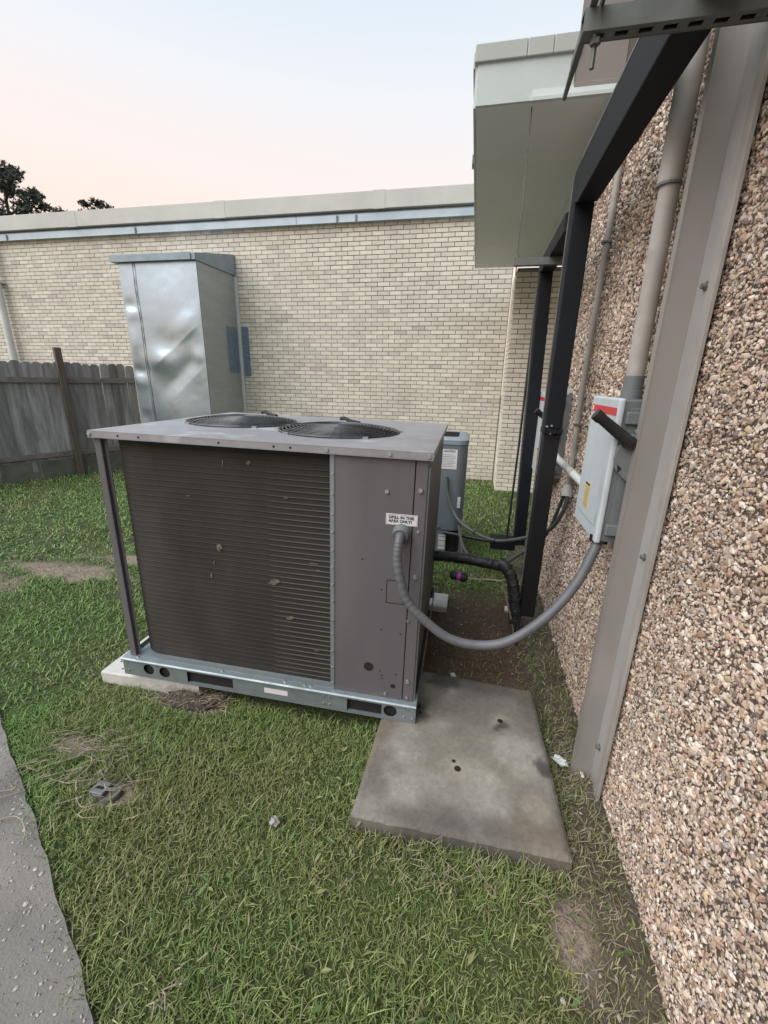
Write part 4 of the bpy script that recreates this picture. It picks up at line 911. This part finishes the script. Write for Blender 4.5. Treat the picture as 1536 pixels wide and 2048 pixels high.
# ------------------------------------------------------------------ grass
def grass(n, xr, yr, hmin, hmax, wmin, wmax, seed, dmin, dmax, flat=1.0):
    rg = np.random.default_rng(seed); x = rg.uniform(*xr, n); y = rg.uniform(*yr, n)
    dist_ = np.hypot(x, y); keep = (dist_ >= dmin) & (dist_ < dmax)
    keep &= (walkdist(x, y) < .012+.10*(rg.random(n)**4)*sstep(.35, .65, fbm(x, y, 5, 77)))
    keep &= ~((x > -1.72) & (x < -.13) & (y > 1.55) & (y < 2.76))
    keep &= ~((x > -.325) & (x < .44) & (y > 1.07) & (y < 1.93))
    keep &= ~((x > -1.85) & (x < -1.27) & (y > 1.53) & (y < 2.8))
    keep &= (x < WX-.012) | (y > 3.75)
    keep &= ~((y > 6.48) & (x > .40)) & (y < 7.19)
    keep &= x > np.where(y > 3, fx(y)-.02, -12)
    keep &= ~((x > DX0) & (x < DX1) & (y > DY))
    pr = 1-.95*dirt(x, y); pr *= 1-.62*wallstrip(x, y); pr *= 1-.93*sandy(x, y); pr *= .72+.4*fbm(x, y, 6, 61)
    keep &= rg.random(n) < pr
    x = x[keep]; y = y[keep]; n = len(x)
    # footprint of base-ground height
    z = gz(x, y)+np.where(np.hypot(x, y) < 4, .006*(fbm(x, y, 4, 1)-.5), 0)-.008
    az = rg.uniform(0, 2*math.pi, n)+1.2*(fbm(x, y, 3, 71)-.5); h = rg.uniform(hmin, hmax, n)*(.45+1.1*fbm(x, y, 4.5, 81))*np.where(rg.random(n) < .03, 1.7, 1.0); wdt = rg.uniform(wmin, wmax, n)
    lean = rg.uniform(.25, 1.35, n)*flat; dx = np.cos(az); dy = np.sin(az); px_, py_ = -dy, dx
    ang2 = rg.uniform(-.6, .6, n); ppx = px_*np.cos(ang2)-py_*np.sin(ang2); ppy = px_*np.sin(ang2)+py_*np.cos(ang2)
    def pt(s):
        bend = lean*s*s*.6+lean*.35*s
        return np.stack([x+dx*h*bend, y+dy*h*bend, z+h*s*(1-.38*lean*s)], 1)
    V = np.zeros((n, 7, 3)); side = np.stack([ppx, ppy, np.zeros(n)], 1)
    for k, (s, q_) in enumerate(((0, .8), (.42, 1.0), (.78, .62))):
        c = pt(s); V[:, 2*k] = c-side*(wdt*q_*.5)[:, None]; V[:, 2*k+1] = c+side*(wdt*q_*.5)[:, None]
    V[:, 6] = pt(1.0)
    T = np.array([(0,1,3),(0,3,2),(2,3,5),(2,5,4),(4,5,6)]); Fc = (T[None]+(np.arange(n)*7)[:, None, None]).reshape(-1, 3)
    ol = np.clip(2.3*fbm(x, y, 1.3, 91)-.85+.5*(fbm(x, y, 9, 95)-.5)+.45*(sstep(3.0, 1.0, np.hypot(x-.0, y-.9))-.5), 0, 1)[:, None]; rr = rg.random((n, 1))
    g = np.array((.092, .190, .036)); ge = np.array((.180, .285, .078)); o1 = np.array((.150, .185, .055)); o2 = np.array((.25, .25, .105)); st = np.array((.30, .27, .155))
    ca = g*(1-rr)+ge*rr; cb = o1*(1-rr)+o2*rr; c = ca*(1-ol)+cb*ol
    dry = (rg.random((n, 1)) < .05+.12*ol+.45*wallstrip(x, y)[:, None]+.3*sandy(x, y)[:, None]); c = np.where(dry, st*rg.uniform(.6, 1.15, (n, 1)), c)
    dk = rg.uniform(.72, 1.35, (n, 1))*(1+.06*sstep(1.5, 4, np.hypot(x, y)))[:, None]; c = c*dk
    shade = np.array([1, 1, 1, 1, 1, 1, 1.0])
    cols = (c[:, None]*shade[None, :, None]).reshape(-1, 3)
    return V.reshape(-1, 3), Fc, cols
GV = []; GF = []; GC = []; off = 0
for args in ((210000, (-3.2, .64), (.25, 2.7), .020, .048, .0019, .0036, 1, 0, 2.4), (110000, (-4.8, .64), (.9, 4.8), .022, .046, .0032, .0058, 2, 2.4, 4.5), (70000, (-8.5, .9), (2.0, 7.2), .026, .048, .006, .011, 3, 4.5, 12), (9000, (-8.5, .0), (-.5, 2.0), .035, .06, .007, .011, 4, 4.2, 10)):
    v, f, c = grass(*args); GV.append(v); GF.append(f+off); GC.append(c); off += len(v)
lawn = bulkmesh('lawn_grass', np.concatenate(GV), np.concatenate(GF), np.concatenate(GC), M_grass, smooth=True)
lawn['kind'] = 'stuff'; lawn['label'] = 'short patchy green and olive lawn grass around the units'; lawn['category'] = 'grass'

# broad weed leaves near the pad and the wall
V = []; F = []; Cc = []
for k in range(330):
    if k < 200: x, y = RNG.uniform(-.75, .62), RNG.uniform(.35, 1.06)
    elif k < 255: x, y = RNG.uniform(-.62, -.33), RNG.uniform(1.0, 1.5)
    else: x, y = RNG.uniform(.44, .61), RNG.uniform(1.7, 3.4)
    a = RNG.uniform(0, 6.28); L = RNG.uniform(.016, .042); w_ = L*RNG.uniform(.22, .42); z = RNG.uniform(.012, .03)+float(gz(x, y)); up = RNG.uniform(.1, .7)*L
    d_ = np.array((math.cos(a), math.sin(a), 0)); s_ = np.array((-math.sin(a), math.cos(a), 0)); p = np.array((x, y, z)); b = len(V)
    V += [p, p+d_*L*.4+s_*w_*.5+(0, 0, up*.5), p+d_*L*.4-s_*w_*.5+(0, 0, up*.5), p+d_*L*.45+(0, 0, up*.35), p+d_*L+(0, 0, up*.8)]
    F += [(b, b+1, b+3), (b, b+3, b+2), (b+1, b+4, b+3), (b+3, b+4, b+2)]
    c = np.array((.085, .14, .04))*(.6+RNG.random()*.8) if RNG.random() < .7 else np.array((.2, .2, .08))
    Cc += [c]*5
wd_ = bulkmesh('weed_leaves', np.array(V), np.array(F), np.array(Cc), M_grass); wd_['kind'] = 'stuff'; wd_['label'] = 'low broad weed leaves scattered in the lawn'; wd_['category'] = 'weeds'

# dry straw and roots
sw = MB()
def strands(cx, cy, rx, ry, n, L, r, zl=.02):
    for _ in range(n):
        x, y = cx+RNG.normal(0, rx), cy+RNG.normal(0, ry); a = RNG.uniform(0, 6.28) if RNG.random() < .4 else RNG.normal(.5, .5); l = L*RNG.uniform(.4, 1.3)
        if x > WX-.03: continue
        z = zl+RNG.uniform(0, .018)
        sw.tube([(x, y, z-.006), (x+l*.5*math.cos(a)+RNG.normal(0, .006), y+l*.5*math.sin(a)+RNG.normal(0, .006), z+RNG.uniform(0, .012)), (x+l*math.cos(a+.3), y+l*math.sin(a+.3), z-.004)], [r*.6, r, r*.5], 4)
strands(-1.56, 1.15, .16, .06, 90, .10, .0014); strands(-1.62, .98, .12, .05, 30, .16, .0018, .022); strands(-1.31, 1.0, .07, .05, 26, .08, .0018, .03)
strands(.5, 1.3, .06, .2, 120, .06, .0011); strands(.42, .9, .08, .12, 60, .06, .0011); strands(.48, 2.2, .06, .4, 90, .06, .0011, .006); strands(-1.3, 1.50, .11, .03, 170, .07, .0013, .026); strands(.1, .98, .2, .04, 80, .07, .0012, .052); strands(-3.2, 2.6, .4, .14, 120, .1, .0018, .012); strands(-.66, .56, .02, .03, 10, .05, .0025, .04)
so_ = link('dry_straw', sw.mesh('dry_straw'), M_straw); so_['kind'] = 'stuff'; so_['label'] = 'dry straw and clippings strewn over the lawn'; so_['category'] = 'straw'
rt_ = MB()
for pts in ([(-1.72, .82, .03), (-1.60, .80, .03), (-1.52, .83, .035), (-1.44, .80, .04), (-1.40, .76, .04)], [(-1.46, 1.10, .05), (-1.42, 1.05, .055), (-1.43, 1.0, .045), (-1.38, .95, .05)], [(-1.36, .93, .05), (-1.30, .90, .055), (-1.26, .93, .045)], [(-1.30, 1.0, .05), (-1.27, .98, .06), (-1.22, 1.0, .05)]):
    rt_.tube(bez(pts, 5), .0021, 5)
solo('dead_root', rt_, M_straw, 'pale dead root twisted on the grass by the walkway', 'root', (-1.5, .9, .02))

# clod of torn soil at the base rail
bmx = bmesh.new(); bmesh.ops.create_icosphere(bmx, subdivisions=4, radius=1); me = bpy.data.meshes.new('soil_mound')
for v in bmx.verts:
    n_ = 1+.5*(float(fbm(v.co.x*1.3+v.co.z, v.co.y*1.7, 2.5, 5))-.5)+.35*(float(fbm(v.co.x+v.co.z*2, v.co.y, 9, 6))-.5); v.co = Vector((v.co.x*.15*n_, v.co.y*.055*n_, max(v.co.z, -.4)*.034*n_))
bmx.to_mesh(me); bmx.free()
M_clod = mat('clod', (.085, .066, .052), .95, c2=(.05, .04, .03), scale=40, bump=.9, bscale=60, dist=.02)
o = link('soil_mound', me, M_clod); o.location = (-1.30, 1.50, .012); o['label'] = 'small mound of torn dark soil against the base rail'; o['category'] = 'soil'

# valve lid in the grass
vl = thing('valve_lid', 'small dark utility lid on a concrete collar sunk in the lawn', 'lid', (-1.29, .99, .0))
part('collar', MB().tube([(-1.275, 1.0, -.02), (-1.275, 1.0, .018)], [.040, .034], 20), M_conc, vl, bevel=.004)
part('lid', MB().box((-1.345, .965, .015), (-1.285, 1.02, .038)), M_boxg, vl, bevel=.005)
part('slot', MB().box((-1.335, .985, .0382), (-1.298, .996, .0392)), M_dark, vl)

# litter
def crumple(name, loc, size, label, seed, m_=None, cat='litter', flat=.35):
    rg = random.Random(seed); b = bmesh.new(); bmesh.ops.create_icosphere(b, subdivisions=2, radius=1)
    for v in b.verts: k = rg.uniform(.45, 1.15); v.co = Vector((v.co.x*size[0]*k, v.co.y*size[1]*k, (v.co.z*k+.4)*size[0]*flat))
    me = bpy.data.meshes.new(name); b.to_mesh(me); b.free(); o = link(name, me, m_ or M_paper); o.location = loc; o['label'] = label; o['category'] = cat; o.rotation_euler = (0, 0, rg.uniform(0, 3)); return o
crumple('paper_scrap', (.005, 1.99, .008), (.038, .018), 'white paper scrap lying on the dirt at the back edge of the concrete pad', 4)
crumple('paper_scrap', (.488, 1.535, .02), (.042, .022), 'torn white paper scrap at the foot of the beige channel', 8)
crumple('paper_scrap', (.57, 1.50, .01), (.016, .01), 'tiny white paper shred under the channel flange', 12)
crumple('plastic_cup', (.36, 2.80, .015), (.032, .03), 'small white crushed cup under the insulated pipe elbow', 15, flat=.8)
M_stone = mat('stone_lilac', (.34, .31, .33), .8, c2=(.26, .24, .25), scale=30)
crumple('broken_stone', (-.595, 1.02, .03), (.022, .019), 'lone lilac-grey stone chip sitting in the lawn', 21, M_stone, 'stone', .7)
rs = random.Random(5)
for k in range(14):
    x, y = .43+rs.gauss(0, .06), .90+rs.gauss(0, .12)
    o = crumple('pebble', (min(x, .6), y, .012), (rs.uniform(.004, .009), rs.uniform(.004, .008)), 'loose fallen pebble on the sandy spot near the wall foot', 50+k, M_fleck, 'pebble', .7); o['group'] = 'loose pebbles at the wall foot'

# leaf litter along the wall foot and on the bare dirt
V = []; F = []; Cc = []
for k in range(420):
    if k < 200: x, y = RNG.uniform(-.12, .45), RNG.uniform(1.95, 3.1)
    else: x, y = RNG.uniform(.44, .615), RNG.uniform(.7, 3.3)
    a = RNG.uniform(0, 6.28); L = RNG.uniform(.006, .022); w_ = L*RNG.uniform(.2, .6); z = RNG.uniform(.006, .016); d_ = np.array((math.cos(a), math.sin(a), RNG.uniform(-.2, .4))); s_ = np.array((-math.sin(a), math.cos(a), RNG.uniform(-.3, .3))); p = np.array((x, y, z)); b = len(V)
    V += [p, p+d_*L*.5+s_*w_*.5, p+d_*L, p+d_*L*.5-s_*w_*.5]; F += [(b, b+1, b+2), (b, b+2, b+3)]
    Cc += [np.array(((.20, .14, .09), (.30, .24, .17), (.12, .09, .065), (.36, .33, .27))[RNG.integers(4)])*RNG.uniform(.7, 1.2)]*4
lt = bulkmesh('leaf_litter', np.array(V), np.array(F), np.array(Cc), M_grass); lt['kind'] = 'stuff'; lt['label'] = 'brown leaf litter strewn along the pebble wall foot'; lt['category'] = 'leaf litter'
